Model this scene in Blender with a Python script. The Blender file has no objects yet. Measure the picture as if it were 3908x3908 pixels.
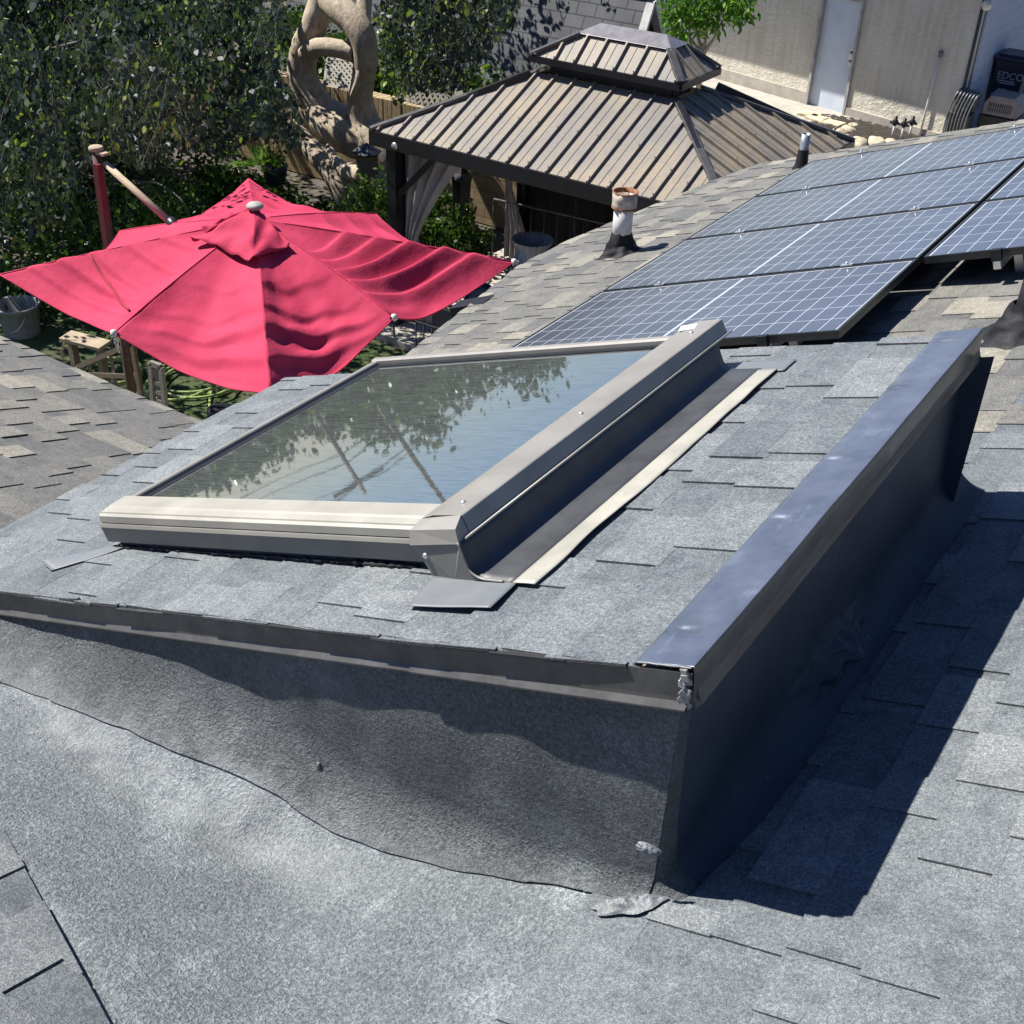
import bpy, math, random
import numpy as np
from mathutils import Vector, Matrix, noise as mnoise
random.seed(7); RNG = np.random.default_rng(7)
S = bpy.context.scene
COL = S.collection
# ------------------------------------------------------------------ camera
FN = 1.190177
RM = np.array([[0.83014941, 0.33138301, -0.44837179], [0.55636743, -0.4402225, 0.70474068], [0.03615574, -0.83449952, -0.54982117]])
EYE = np.array([0, 0, 5.85])
cam = bpy.data.objects.new("camera", bpy.data.cameras.new("camera")); COL.objects.link(cam)
cam.data.sensor_fit = 'HORIZONTAL'; cam.data.sensor_width = 36; cam.data.lens = 36 * FN
cam.data.clip_end = 1000; cam.data.clip_start = 0.05
cam.matrix_world = Matrix([[RM[0, 0], -RM[0, 1], -RM[0, 2], 0], [RM[1, 0], -RM[1, 1], -RM[1, 2], 0], [RM[2, 0], -RM[2, 1], -RM[2, 2], 5.85], [0, 0, 0, 1]])
S.camera = cam
# ------------------------------------------------------------------ light
LD = Vector((0.344, 0.064, -0.454)).normalized()
w = bpy.data.worlds.new("World"); S.world = w; w.use_nodes = True
nt = w.node_tree; bg = nt.nodes['Background']
sky = nt.nodes.new('ShaderNodeTexSky'); sky.sky_type = 'NISHITA'; sky.sun_disc = False
sky.sun_elevation = math.asin(-LD.z); sky.sun_rotation = math.atan2(-LD.x, -LD.y)
sky.air_density = 1.0; sky.dust_density = 0.0; sky.ozone_density = 3.0
tint = nt.nodes.new('ShaderNodeMix'); tint.data_type = 'RGBA'; tint.blend_type = 'MULTIPLY'; tint.inputs[0].default_value = 1; tint.inputs[7].default_value = (.84, .94, 1.2, 1)
nt.links.new(sky.outputs[0], tint.inputs[6]); nt.links.new(tint.outputs[2], bg.inputs[0]); bg.inputs[1].default_value = 0.05
sun = bpy.data.objects.new("sun", bpy.data.lights.new("sun", 'SUN')); COL.objects.link(sun)
sun.data.energy = 5.0; sun.data.angle = math.radians(0.53); sun.data.color = (1, 0.955, 0.885)
sun.rotation_euler = LD.to_track_quat('-Z', 'Y').to_euler(); sun.location = (-10, -3, 15)
S.view_settings.view_transform = 'Standard'; S.view_settings.look = 'None'
S.view_settings.exposure = 0.95; S.view_settings.gamma = 1
S.cycles.max_bounces = 8

# ------------------------------------------------------------------ helpers
K = math.tan(math.radians(20.16))
CM, CB, CT, CP, CL = 4.11, 4.69, 4.82, 4.285, 4.073   # plane heights: main roof, box top, skylight top, panels, side roof
GZ = -0.5                                             # garden level
def ray(u, v): return RM @ np.array([u - 1954, v - 1954, FN * 3908])
def at(u, v, Y):
    d = ray(u, v); return Vector(EYE + d * (Y / d[1]))
def atx(u, v, X):
    d = ray(u, v); return Vector(EYE + d * (X / d[0]))
def atz(u, v, Z):
    d = ray(u, v); return Vector(EYE + d * ((Z - 5.85) / d[2]))
def pr(p):
    q = RM.T @ (np.array(p) - EYE); return (q[0] / q[2] * FN * 3908 + 1954, q[1] / q[2] * FN * 3908 + 1954)
def mz(x, c=CM): return K * x + c
NB = Vector((-K, 0, 1)).normalized()
def inpoly(x, y, P):
    r = False; j = len(P) - 1
    for i in range(len(P)):
        if (P[i][1] > y) != (P[j][1] > y) and x < (P[j][0] - P[i][0]) * (y - P[i][1]) / (P[j][1] - P[i][1]) + P[i][0]: r = not r
        j = i
    return r
def rnd(a, b): return random.uniform(a, b)

def tag(o, label=None, cat=None, group=None, kind=None):
    if label: o['label'] = label
    if cat: o['category'] = cat
    if group: o['group'] = group
    if kind: o['kind'] = kind
    return o
def empty(name, loc, label, cat, group=None):
    o = bpy.data.objects.new(name, None); COL.objects.link(o); o.location = loc; o.empty_display_size = 0.1
    return tag(o, label, cat, group)

class MB:
    """collects faces; build() links them as one mesh object (vertices are in world coordinates unless local=True)"""
    def __init__(s): s.v = []; s.f = []; s.c = []; s.m = []; s.sm = []
    def add(s, vs, fs, col=None, mi=0, smooth=False):
        b = len(s.v); s.v.extend([tuple(p) for p in vs])
        for f in fs:
            s.f.append(tuple(i + b for i in f)); s.c.append(col or (0.5, 0.5, 0.5)); s.m.append(mi); s.sm.append(smooth)
        return s
    def box(s, c, d, R=None, col=None, mi=0):
        c = Vector(c); R = R or Matrix.Identity(3)
        vs = [c + R @ Vector((sx * d[0] / 2, sy * d[1] / 2, sz * d[2] / 2)) for sx in (-1, 1) for sy in (-1, 1) for sz in (-1, 1)]
        return s.add(vs, [(0, 1, 3, 2), (4, 6, 7, 5), (0, 4, 5, 1), (2, 3, 7, 6), (0, 2, 6, 4), (1, 5, 7, 3)], col, mi)
    def bar(s, a, b, wd, ht, up=(0, 0, 1), col=None, mi=0):
        a = Vector(a); b = Vector(b); z = (b - a); L = z.length; z = z.normalized(); up = Vector(up)
        x = z.cross(up)
        if x.length < 1e-4: x = z.cross(Vector((1, 0, 0)))
        x.normalize(); y = x.cross(z)
        R = Matrix((x, z, y)).transposed()
        return s.box((a + b) / 2, (wd, L, ht), R, col, mi)
    def tube(s, pts, rad, n=8, col=None, mi=0, caps=True, rough=0, smoothcurve=0):
        P = [Vector(p) for p in pts]
        Rr = list(rad) if hasattr(rad, '__len__') else [rad] * len(P)
        if smoothcurve and len(P) > 2:
            Q, RQ = [], []
            for i in range(len(P) - 1):
                p0, p1, p2, p3 = P[max(i - 1, 0)], P[i], P[i + 1], P[min(i + 2, len(P) - 1)]
                for k_ in range(smoothcurve):
                    t = k_ / smoothcurve
                    Q.append(0.5 * ((2 * p1) + (p2 - p0) * t + (2 * p0 - 5 * p1 + 4 * p2 - p3) * t * t + (3 * p1 - p0 - 3 * p2 + p3) * t ** 3))
                    RQ.append(Rr[i] * (1 - t) + Rr[i + 1] * t)
            Q.append(P[-1]); RQ.append(Rr[-1]); P, Rr = Q, RQ
        vs = []; x = None
        for i, p in enumerate(P):
            d = (P[min(i + 1, len(P) - 1)] - P[max(i - 1, 0)]).normalized()
            if x is None:
                x = d.cross(Vector((0, 0, 1)))
                if x.length < 0.05: x = d.cross(Vector((0, 1, 0)))
            x = (x - d * x.dot(d)).normalized(); y = d.cross(x)
            for k_ in range(n):
                a = 2 * math.pi * k_ / n; r = Rr[i]
                if rough:
                    q = p + (x * math.cos(a) + y * math.sin(a)) * r
                    r *= 1 + rough * (mnoise.noise(q * 4.0) + 0.6 * mnoise.noise(q * 11.0))
                vs.append(p + (x * math.cos(a) + y * math.sin(a)) * r)
        fs = [(i * n + k_, i * n + (k_ + 1) % n, (i + 1) * n + (k_ + 1) % n, (i + 1) * n + k_) for i in range(len(P) - 1) for k_ in range(n)]
        s.add(vs, fs, col, mi, True)
        if caps:
            b = len(s.v) - len(vs)
            s.f.append(tuple(b + k_ for k_ in reversed(range(n)))); s.c.append(col or (.5, .5, .5)); s.m.append(mi); s.sm.append(False)
            s.f.append(tuple(b + len(vs) - n + k_ for k_ in range(n))); s.c.append(col or (.5, .5, .5)); s.m.append(mi); s.sm.append(False)
        return s
    def lathe(s, c, prof, n=24, col=None, mi=0, axis=(0, 0, 1), smooth=True):
        c = Vector(c); q = Vector((0, 0, 1)).rotation_difference(Vector(axis)); vs = []
        for r, z in prof:
            for k_ in range(n):
                a = 2 * math.pi * k_ / n; vs.append(c + q @ Vector((r * math.cos(a), r * math.sin(a), z)))
        fs = [(i * n + k_, i * n + (k_ + 1) % n, (i + 1) * n + (k_ + 1) % n, (i + 1) * n + k_) for i in range(len(prof) - 1) for k_ in range(n)]
        return s.add(vs, fs, col, mi, smooth)
    def grid(s, fn, nu, nv, col=None, mi=0, smooth=True, closed=False):
        vs = [fn(i / nu, j / nv) for i in range(nu + 1) for j in range(nv + 1)]
        fs = [(i * (nv + 1) + j, (i + 1) * (nv + 1) + j, (i + 1) * (nv + 1) + j + 1, i * (nv + 1) + j + 1) for i in range(nu) for j in range(nv)]
        return s.add(vs, fs, col, mi, smooth)
    def build(s, name, mats, parent=None, bevel=0, solid=0, autosmooth=False):
        me = bpy.data.meshes.new(name)
        off = Vector((0, 0, 0))
        if parent is not None:
            off = parent_world(parent)
        elif s.v:
            a = np.array(s.v); mn, mx = a.min(0), a.max(0)
            off = Vector(((mn[0] + mx[0]) / 2, (mn[1] + mx[1]) / 2, mn[2]))
        arr = np.array(s.v) - np.array(off)
        me.from_pydata([tuple(p) for p in arr], [], s.f)
        if not isinstance(mats, (list, tuple)): mats = [mats]
        for m in mats: me.materials.append(m)
        me.polygons.foreach_set('material_index', s.m)
        me.polygons.foreach_set('use_smooth', s.sm)
        at_ = me.attributes.new('tone', 'FLOAT_COLOR', 'CORNER')
        cnt = np.array([len(f) for f in s.f]); c = np.repeat(np.array([(a, b, d, 1) for a, b, d in s.c], dtype=np.float32), cnt, axis=0)
        at_.data.foreach_set('color', c.ravel())
        me.update()
        o = bpy.data.objects.new(name, me); COL.objects.link(o)
        if parent is not None: o.parent = parent
        else: o.location = off
        if solid:
            md = o.modifiers.new('solid', 'SOLIDIFY'); md.thickness = solid; md.offset = -1
        if bevel:
            md = o.modifiers.new('bevel', 'BEVEL'); md.width = bevel; md.segments = 2; md.limit_method = 'ANGLE'; md.angle_limit = math.radians(40)
        return o
def parent_world(p):
    v = Vector(p.location)
    while p.parent is not None:
        p = p.parent; v += Vector(p.location)
    return v
def copy_tree(o, parent=None):
    c = o.copy(); COL.objects.link(c); c.parent = parent
    for ch in [x for x in o.children if x.name in names_snapshot]: copy_tree(ch, c)
    return c
names_snapshot = set()

# ------------------------------------------------------------------ materials
class M:
    def __init__(s, name):
        s.m = bpy.data.materials.new(name); s.m.use_nodes = True; s.t = s.m.node_tree; s.b = s.t.nodes['Principled BSDF']
    def n(s, ty, **kw):
        x = s.t.nodes.new('ShaderNode' + ty)
        for k_, v in kw.items():
            if k_.startswith('i_'):
                key = k_[2:].replace('_', ' '); x.inputs[key].default_value = v
            else: setattr(x, k_, v)
        return x
    def l(s, a, b): s.t.links.new(a, b)
    def coords(s, kind='Object'):
        return s.n('TexCoord').outputs[kind]
    def noise(s, scale, detail=3, rough=.55, vec=None, stretch=None):
        x = s.n('TexNoise', i_Scale=scale, i_Detail=detail, i_Roughness=rough)
        v = vec or s.n('NewGeometry').outputs['Position']
        if stretch:
            mp = s.n('Mapping'); mp.inputs['Scale'].default_value = stretch; s.l(v, mp.inputs[0]); v = mp.outputs[0]
        s.l(v, x.inputs['Vector']); return x.outputs['Fac']
    def ramp(s, fac, stops):
        r = s.n('ValToRGB'); e = r.color_ramp.elements
        while len(e) < len(stops): e.new(0.5)
        for k_, (p, c) in enumerate(stops):
            e[k_].position = p; e[k_].color = (*c, 1) if len(c) == 3 else c
        s.l(fac, r.inputs[0]); return r.outputs[0]
    def math(s, op, a, b=None, c=None, clamp=False):
        x = s.n('Math', operation=op); x.use_clamp = clamp
        for i, v in enumerate((a, b, c)):
            if v is None: continue
            if isinstance(v, (int, float)): x.inputs[i].default_value = v
            else: s.l(v, x.inputs[i])
        return x.outputs[0]
    def mix(s, fac, a, b, mode='MIX'):
        x = s.n('Mix', data_type='RGBA', blend_type=mode)
        for sock, v in ((x.inputs[0], fac), (x.inputs[6], a), (x.inputs[7], b)):
            if isinstance(v, (int, float)): sock.default_value = v
            elif isinstance(v, tuple): sock.default_value = (*v, 1)
            else: s.l(v, sock)
        return x.outputs[2]
    def tone(s):
        a = s.n('Attribute'); a.attribute_name = 'tone'; sp = s.n('SeparateColor'); s.l(a.outputs['Color'], sp.inputs[0]); return sp.outputs
    def set(s, color=None, rough=None, metal=None, spec=None, coat=None, bump=None, bstr=.3, bdist=.01):
        for key, v in (('Base Color', color), ('Roughness', rough), ('Metallic', metal), ('Specular IOR Level', spec), ('Coat Weight', coat)):
            if v is None: continue
            if isinstance(v, (int, float)): s.b.inputs[key].default_value = v
            elif isinstance(v, tuple): s.b.inputs[key].default_value = (*v, 1)
            else: s.l(v, s.b.inputs[key])
        if bump is not None:
            bp = s.n('Bump'); bp.inputs['Strength'].default_value = bstr; bp.inputs['Distance'].default_value = bdist
            s.l(bump, bp.inputs['Height']); s.l(bp.outputs[0], s.b.inputs['Normal'])
        return s.m
def simple(name, c, rough=.6, metal=0, var=.25, scale=8, bstr=.1, spec=.5):
    m = M(name); n = m.noise(scale, 5, .6)
    lo = tuple(x * (1 - var) for x in c); hi = tuple(min(1, x * (1 + var)) for x in c)
    return m.set(m.ramp(n, [(.3, lo), (.7, hi)]), rough, metal, spec, bump=m.noise(scale * 6, 4), bstr=bstr, bdist=.004)

def mat_shingle():
    m = M('shingle'); t = m.tone()
    grain = m.noise(330, 2, .7); grain2 = m.noise(120, 3, .7); big = m.noise(5, 4, .6); mid = m.noise(22, 3, .6)
    bare = m.ramp(t[0], [(0, (.10, .102, .103)), (.35, (.13, .129, .122)), (.7, (.17, .165, .147)), (1, (.245, .23, .19))])
    paint = m.ramp(t[0], [(0, (.10, .115, .125)), (.5, (.142, .158, .168)), (1, (.18, .195, .202))])
    c = m.mix(t[1], bare, paint)
    g = m.ramp(m.math('ADD', m.math('MULTIPLY', grain, .6), m.math('MULTIPLY', grain2, .4)), [(.35, (.42, .42, .42)), (.5, (.93, .93, .93)), (.64, (1.8, 1.8, 1.8))])
    c = m.mix(1, c, g, 'MULTIPLY')
    st = m.ramp(m.math('ADD', m.math('MULTIPLY', big, .5), m.math('MULTIPLY', mid, .5)), [(.32, (.66, .67, .69)), (.5, (1, 1, 1)), (.68, (1.22, 1.2, 1.17))])
    c = m.mix(1, c, st, 'MULTIPLY')
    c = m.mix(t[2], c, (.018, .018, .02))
    return m.set(c, .82, spec=.35, bump=m.math('ADD', grain, grain2), bstr=.75, bdist=.004)
def mat_membrane(k1=1.0, bs=1.0):
    m = M('granulated_membrane'); t = m.tone()
    g1 = m.noise(210, 3, .75); g2 = m.noise(95, 3, .7); big = m.noise(3.2, 5, .62); mid = m.noise(11, 4, .6)
    c = m.ramp(m.math('ADD', m.math('MULTIPLY', g1, .55), m.math('MULTIPLY', g2, .45)), [(.37, (.075, .087, .095)), (.5, (.168, .188, .200)), (.63, (.34, .365, .38))])
    st = m.ramp(m.math('ADD', m.math('MULTIPLY', big, .65), m.math('MULTIPLY', mid, .35)), [(.33, (.80, .81, .82)), (.52, (1, 1, 1)), (.66, (1.6, 1.6, 1.57))])
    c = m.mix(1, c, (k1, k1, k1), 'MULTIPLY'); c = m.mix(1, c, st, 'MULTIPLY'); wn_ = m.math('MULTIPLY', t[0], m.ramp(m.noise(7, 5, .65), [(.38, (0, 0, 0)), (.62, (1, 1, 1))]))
    c = m.mix(m.math('MULTIPLY', wn_, .55), c, m.mix(g1, (.22, .24, .25), (.62, .65, .66))); c = m.mix(t[2], c, (.012, .012, .014))
    return m.set(c, .66, spec=.5, bump=m.math('ADD', g1, m.math('MULTIPLY', g2, 1.6)), bstr=bs, bdist=.008)
def mat_paintwall():
    m = M('dark_coating'); n = m.noise(3, 5, .6); sp = m.noise(160, 2, .5)
    spots = m.ramp(m.noise(60, 2, .5), [(.74, (0, 0, 0)), (.77, (1, 1, 1))])
    c = m.ramp(n, [(.3, (.020, .029, .043)), (.7, (.036, .050, .070))])
    scf = m.ramp(m.noise(9, 6, .75, stretch=(1, 1, .35)), [(.60, (0, 0, 0)), (.72, (.5, .5, .5))])
    c = m.mix(m.math('MULTIPLY', spots, .35), c, (.25, .28, .3)); c = m.mix(scf, c, (.06, .075, .10))
    return m.set(c, .6, spec=.4, bump=m.math('ADD', n, m.math('MULTIPLY', sp, .25)), bstr=.5, bdist=.012)
def mat_flash():
    m = M('edge_flashing'); n = m.noise(7, 5, .65); n2 = m.noise(22, 4, .6, stretch=(1, .35, 1))
    c = m.ramp(n, [(.3, (.10, .115, .15)), (.55, (.135, .155, .20)), (.75, (.20, .23, .29))])
    c = m.mix(m.ramp(n2, [(.6, (0, 0, 0)), (.72, (.4, .4, .4))]), c, (.26, .31, .40))
    return m.set(c, m.ramp(n, [(.3, (.22, .22, .22)), (.7, (.42, .42, .42))]), .45, bump=m.noise(5, 3), bstr=.25, bdist=.03)
def mat_fascia():
    m = M('fascia_metal'); n = m.noise(14, 6, .7); n2 = m.noise(4, 3)
    c = m.ramp(n, [(.35, (.065, .062, .058)), (.6, (.10, .096, .09)), (.78, (.19, .17, .14))])
    return m.set(c, .38, .25, bump=n2, bstr=.2, bdist=.02)
def mat_alu(name='bronze_aluminium', c1=(.20, .188, .168), c2=(.27, .255, .23), r=.42):
    m = M(name); n = m.noise(6, 5, .6); s_ = m.noise(40, 3, .6)
    c = m.ramp(n, [(.3, c1), (.7, c2)])
    c = m.mix(m.ramp(s_, [(.66, (0, 0, 0)), (.8, (.35, .35, .35))]), c, (.12, .11, .1))
    return m.set(c, r, .15, bump=n, bstr=.1, bdist=.01)
def mat_glass():
    m = M('skylight_glass')
    st = m.noise(1, 4, .65, stretch=(14, 240, 14)); sp = m.noise(150, 2, .5); sc = m.noise(5, 4, .6)
    c = m.ramp(st, [(.35, (.035, .04, .04)), (.65, (.10, .108, .106))])
    dust = m.ramp(sp, [(.80, (0, 0, 0)), (.82, (1, 1, 1))])
    c = m.mix(m.math('MULTIPLY', dust, .3), c, (.4, .42, .4))
    m.set(c, .02, 0, .8, 0.6, bump=sc, bstr=.02, bdist=.01)
    m.b.inputs['Coat Roughness'].default_value = .01; m.b.inputs['IOR'].default_value = 2.5
    return m.m
def mat_panel():
    m = M('solar_cells'); uv = m.n('TexCoord').outputs['UV']; sp = m.n('SeparateXYZ'); m.l(uv, sp.inputs[0])
    def lines(x, N, wd):
        fr = m.math('FRACT', m.math('MULTIPLY', x, N)); return m.math('GREATER_THAN', m.math('ABSOLUTE', m.math('SUBTRACT', fr, .5)), .5 - wd)
    gx = lines(sp.outputs[0], 20, .024); gy = lines(sp.outputs[1], 6, .013)
    mid = m.math('LESS_THAN', m.math('ABSOLUTE', m.math('SUBTRACT', sp.outputs[0], .5)), .0045)
    ex = m.math('GREATER_THAN', m.math('ABSOLUTE', m.math('SUBTRACT', sp.outputs[0], .5)), .494)
    ey = m.math('GREATER_THAN', m.math('ABSOLUTE', m.math('SUBTRACT', sp.outputs[1], .5)), .489)
    msk = m.math('MAXIMUM', m.math('MAXIMUM', gx, gy), m.math('MAXIMUM', mid, m.math('MAXIMUM', ex, ey)))
    n = m.noise(2.5, 4, .6); fine = m.noise(6, 3, .7, stretch=(2, 40, 2))
    cell = m.ramp(m.math('ADD', m.math('MULTIPLY', n, .6), m.math('MULTIPLY', fine, .4)), [(.3, (.045, .047, .062)), (.55, (.068, .071, .095)), (.7, (.095, .098, .125))])
    c = m.mix(msk, cell, (.40, .42, .44))
    m.set(c, .2, 0, .6, .2); m.b.inputs['Coat Roughness'].default_value = .1
    return m.m
def mat_leaf(name, dark, mid_, light, gloss=.32, trans=.25):
    m = M(name); t = m.tone()
    c = m.ramp(t[0], [(0, dark), (.6, mid_), (1, light)])
    m.set(c, gloss, spec=.18)
    tr = m.n('BsdfTranslucent'); m.l(m.mix(1, c, (1.5, 1.9, .6), 'MULTIPLY'), tr.inputs[0])
    mx = m.n('MixShader'); mx.inputs[0].default_value = trans
    m.l(m.b.outputs[0], mx.inputs[1]); m.l(tr.outputs[0], mx.inputs[2]); m.l(mx.outputs[0], m.t.nodes['Material Output'].inputs[0])
    return m.m
def mat_fabric(name, c1, c2, weave=True, trans=.12):
    m = M(name); n = m.noise(2.2, 5, .6); fine = m.noise(60, 3)
    c = m.ramp(n, [(.3, c1), (.7, c2)])
    m.set(c, .8, spec=.2, bump=m.math('ADD', m.noise(14, 3), m.math('MULTIPLY', fine, .2)), bstr=.25, bdist=.02)
    tr = m.n('BsdfTranslucent'); m.l(c, tr.inputs[0]); mx = m.n('MixShader'); mx.inputs[0].default_value = trans
    m.l(m.b.outputs[0], mx.inputs[1]); m.l(tr.outputs[0], mx.inputs[2]); m.l(mx.outputs[0], m.t.nodes['Material Output'].inputs[0])
    return m.m
def mat_gazebo_roof():
    m = M('weathered_metal_roof'); a = m.noise(1.1, 4, .6); b = m.noise(3, 5, .65, stretch=(3, .6, .6)); f = m.noise(30, 4)
    c = m.ramp(m.math('ADD', m.math('MULTIPLY', a, .6), m.math('MULTIPLY', b, .4)), [(.3, (.145, .135, .127)), (.46, (.19, .170, .145)), (.6, (.265, .215, .15)), (.75, (.17, .157, .145))])
    c = m.mix(m.ramp(f, [(.3, (.25, .25, .25)), (.6, (0, 0, 0))]), c, (.07, .065, .06))
    return m.set(c, .58, 0, spec=.4)
def mat_stucco():
    m = M('cream_stucco'); n = m.noise(1.2, 5, .6)
    vo = m.n('TexVoronoi', feature='F1', i_Scale=9.0); nz = m.noise(5, 3)
    mp = m.n('Mapping'); g = m.n('NewGeometry').outputs['Position']; m.l(g, mp.inputs[0]); mp.inputs['Scale'].default_value = (1, 1, 1.6)
    ad = m.n('VectorMath', operation='ADD'); m.l(mp.outputs[0], ad.inputs[0]); m.l(m.noise(7, 4), ad.inputs[1]); m.l(ad.outputs[0], vo.inputs['Vector'])
    streak = m.noise(3, 5, .6, stretch=(3, 3, .25))
    c = m.ramp(m.math('ADD', m.math('MULTIPLY', n, .4), m.math('MULTIPLY', streak, .6)), [(.3, (.47, .43, .34)), (.55, (.62, .585, .49)), (.75, (.68, .65, .57))])
    return m.set(c, .85, bump=m.math('ADD', m.noise(13, 5, .7), m.math('MULTIPLY', vo.outputs['Distance'], 1.2)), bstr=.5, bdist=.025)
def mat_block():
    m = M('tan_block'); br = m.n('TexBrick'); br.offset = .5
    g = m.n('NewGeometry').outputs['Position']; sp = m.n('SeparateXYZ'); m.l(g, sp.inputs[0]); cb = m.n('CombineXYZ'); m.l(sp.outputs[0], cb.inputs[0]); m.l(sp.outputs[2], cb.inputs[1]); m.l(cb.outputs[0], br.inputs['Vector'])
    for k_, v in (('Scale', 1), ('Mortar Size', .008), ('Brick Width', .40), ('Row Height', .2), ('Bias', 0)): br.inputs[k_].default_value = v
    br.inputs['Color1'].default_value = (.34, .25, .135, 1); br.inputs['Color2'].default_value = (.40, .30, .165, 1); br.inputs['Mortar'].default_value = (.20, .15, .085, 1)
    n = m.noise(5, 5, .65); c = m.mix(1, br.outputs['Color'], m.ramp(n, [(.3, (.75, .75, .75)), (.7, (1.15, 1.15, 1.15))]), 'MULTIPLY')
    return m.set(c, .9, bump=m.math('SUBTRACT', m.math('MULTIPLY', m.noise(60, 4), .3), br.outputs['Fac']), bstr=.5, bdist=.012)
def mat_bark():
    m = M('mottled_bark'); n = m.noise(3.2, 6, .7); f = m.noise(14, 6, .75, stretch=(1, 1, .5))
    c = m.ramp(m.math('ADD', m.math('MULTIPLY', n, .5), m.math('MULTIPLY', f, .5)), [(.34, (.12, .09, .065)), (.42, (.29, .23, .165)), (.54, (.43, .36, .27)), (.68, (.56, .50, .41))])
    return m.set(c, .85, bump=m.math('ADD', n, f), bstr=.6, bdist=.03)
def mat_wood(name, a, b):
    m = M(name); f = m.noise(6, 6, .7, stretch=(1, 1, 8)); c = m.ramp(f, [(.3, a), (.7, b)]); return m.set(c, .8, bump=f, bstr=.3, bdist=.005)
def mat_grass():
    m = M('lawn'); a = m.noise(60, 4, .7); b = m.noise(1.5, 4, .6)
    c = m.ramp(a, [(.3, (.025, .05, .012)), (.6, (.075, .12, .03)), (.8, (.14, .18, .06))])
    c = m.mix(m.ramp(b, [(.45, (0, 0, 0)), (.65, (.6, .6, .6))]), c, (.10, .075, .05)); return m.set(c, .9, bump=a, bstr=1, bdist=.03)
def mat_soil():
    m = M('ground_soil'); a = m.noise(12, 6, .7); b = m.noise(.6, 3)
    c = m.ramp(a, [(.3, (.05, .042, .033)), (.6, (.10, .085, .065)), (.8, (.2, .17, .13))]); return m.set(c, .95, bump=a, bstr=.9, bdist=.03)
def mat_concrete(): return simple('concrete', (.38, .35, .30), .85, var=.2, scale=5, bstr=.3)
def mat_paint_white():
    m = M('white_door_paint'); n = m.noise(2.5, 4, .6); return m.set(m.ramp(n, [(.3, (.50, .56, .66)), (.7, (.62, .67, .74))]), .35)

SH = mat_shingle(); MEMB = mat_membrane(); MEMSHADE = mat_membrane(.48, .9); PW = mat_paintwall(); FLASH = mat_flash(); FASC = mat_fascia()  # second membrane is a darkened copy imitating grazing light on the front wall
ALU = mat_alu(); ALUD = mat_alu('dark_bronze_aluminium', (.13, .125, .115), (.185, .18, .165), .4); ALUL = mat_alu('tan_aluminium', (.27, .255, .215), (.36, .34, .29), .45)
GLASS = mat_glass(); CELL = mat_panel(); GAZ = mat_gazebo_roof(); STUC = mat_stucco(); BLOCK = mat_block(); BARK = mat_bark()
RED = mat_fabric('red_canvas', (.42, .030, .076), (.52, .05, .104), trans=.12)
CURT = mat_fabric('grey_curtain', (.34, .31, .32), (.46, .43, .44), trans=.2)
BLK = simple('black_metal', (.018, .018, .022), .4, .3); BLKP = simple('black_plastic', (.012, .014, .03), .45)
TAR = simple('roof_tar', (.010, .010, .013), .6, var=.6, scale=30, bstr=.7, spec=.3)
SIL = simple('bare_aluminium', (.6, .6, .6), .35, .8); WHT = simple('white_enamel', (.62, .60, .57), .6, var=.2, scale=20)
RUST = simple('rusty_collar', (.42, .36, .30), .6, var=.5, scale=25); RUST2 = simple('rust', (.24, .10, .04), .8, var=.5, scale=30)
PATCH = simple('painted_flashing_sheet', (.135, .145, .155), .5, var=.15, scale=6, bstr=.08)
FLN = mat_alu('bare_flange', (.28, .27, .235), (.43, .41, .34), .45)
WOODD = mat_wood('grey_wood', (.09, .07, .05), (.2, .165, .125)); WOODL = mat_wood('pale_wood', (.26, .2, .13), (.42, .34, .24)); WOODO = mat_wood('orange_wood', (.22, .09, .03), (.36, .17, .06))
GRASS = mat_grass(); SOIL = mat_soil(); CONC = mat_concrete(); DOORP = mat_paint_white()
LEAFE = mat_leaf('round_leaf', (.020, .031, .031), (.058, .078, .068), (.24, .29, .07), .45, .18)
LEAFS = mat_leaf('shrub_leaf', (.02, .04, .012), (.06, .11, .03), (.16, .22, .06), .3, .22)
LEAFB = mat_leaf('bright_leaf', (.035, .09, .015), (.09, .19, .03), (.2, .33, .06), .35, .3)

# ------------------------------------------------------------------ ground
g = MB(); g.grid(lambda a, b: Vector((-150 + 300 * a, -60 + 360 * b, GZ - .02)), 20, 20)
tag(g.build('ground', SOIL), kind='structure')
g = MB(); g.grid(lambda a, b: Vector((-13.5 + 8 * a, 3.2 + 7 * b, GZ + .012 * mnoise.noise(Vector((a * 9, b * 9, 0))) + .02)), 60, 60)
tag(g.build('lawn', GRASS), kind='structure')
g = MB(); g.box((-6.5, 12.2, GZ + .02), (4.9, 3.8, .08)); tag(g.build('patio', CONC), kind='structure')
g = MB(); g.grid(lambda a, b: Vector((-12 + 14 * a, 20.5 + 9 * b, GZ + .0 + .02)), 4, 4); tag(g.build('side_path', CONC), kind='structure')

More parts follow.
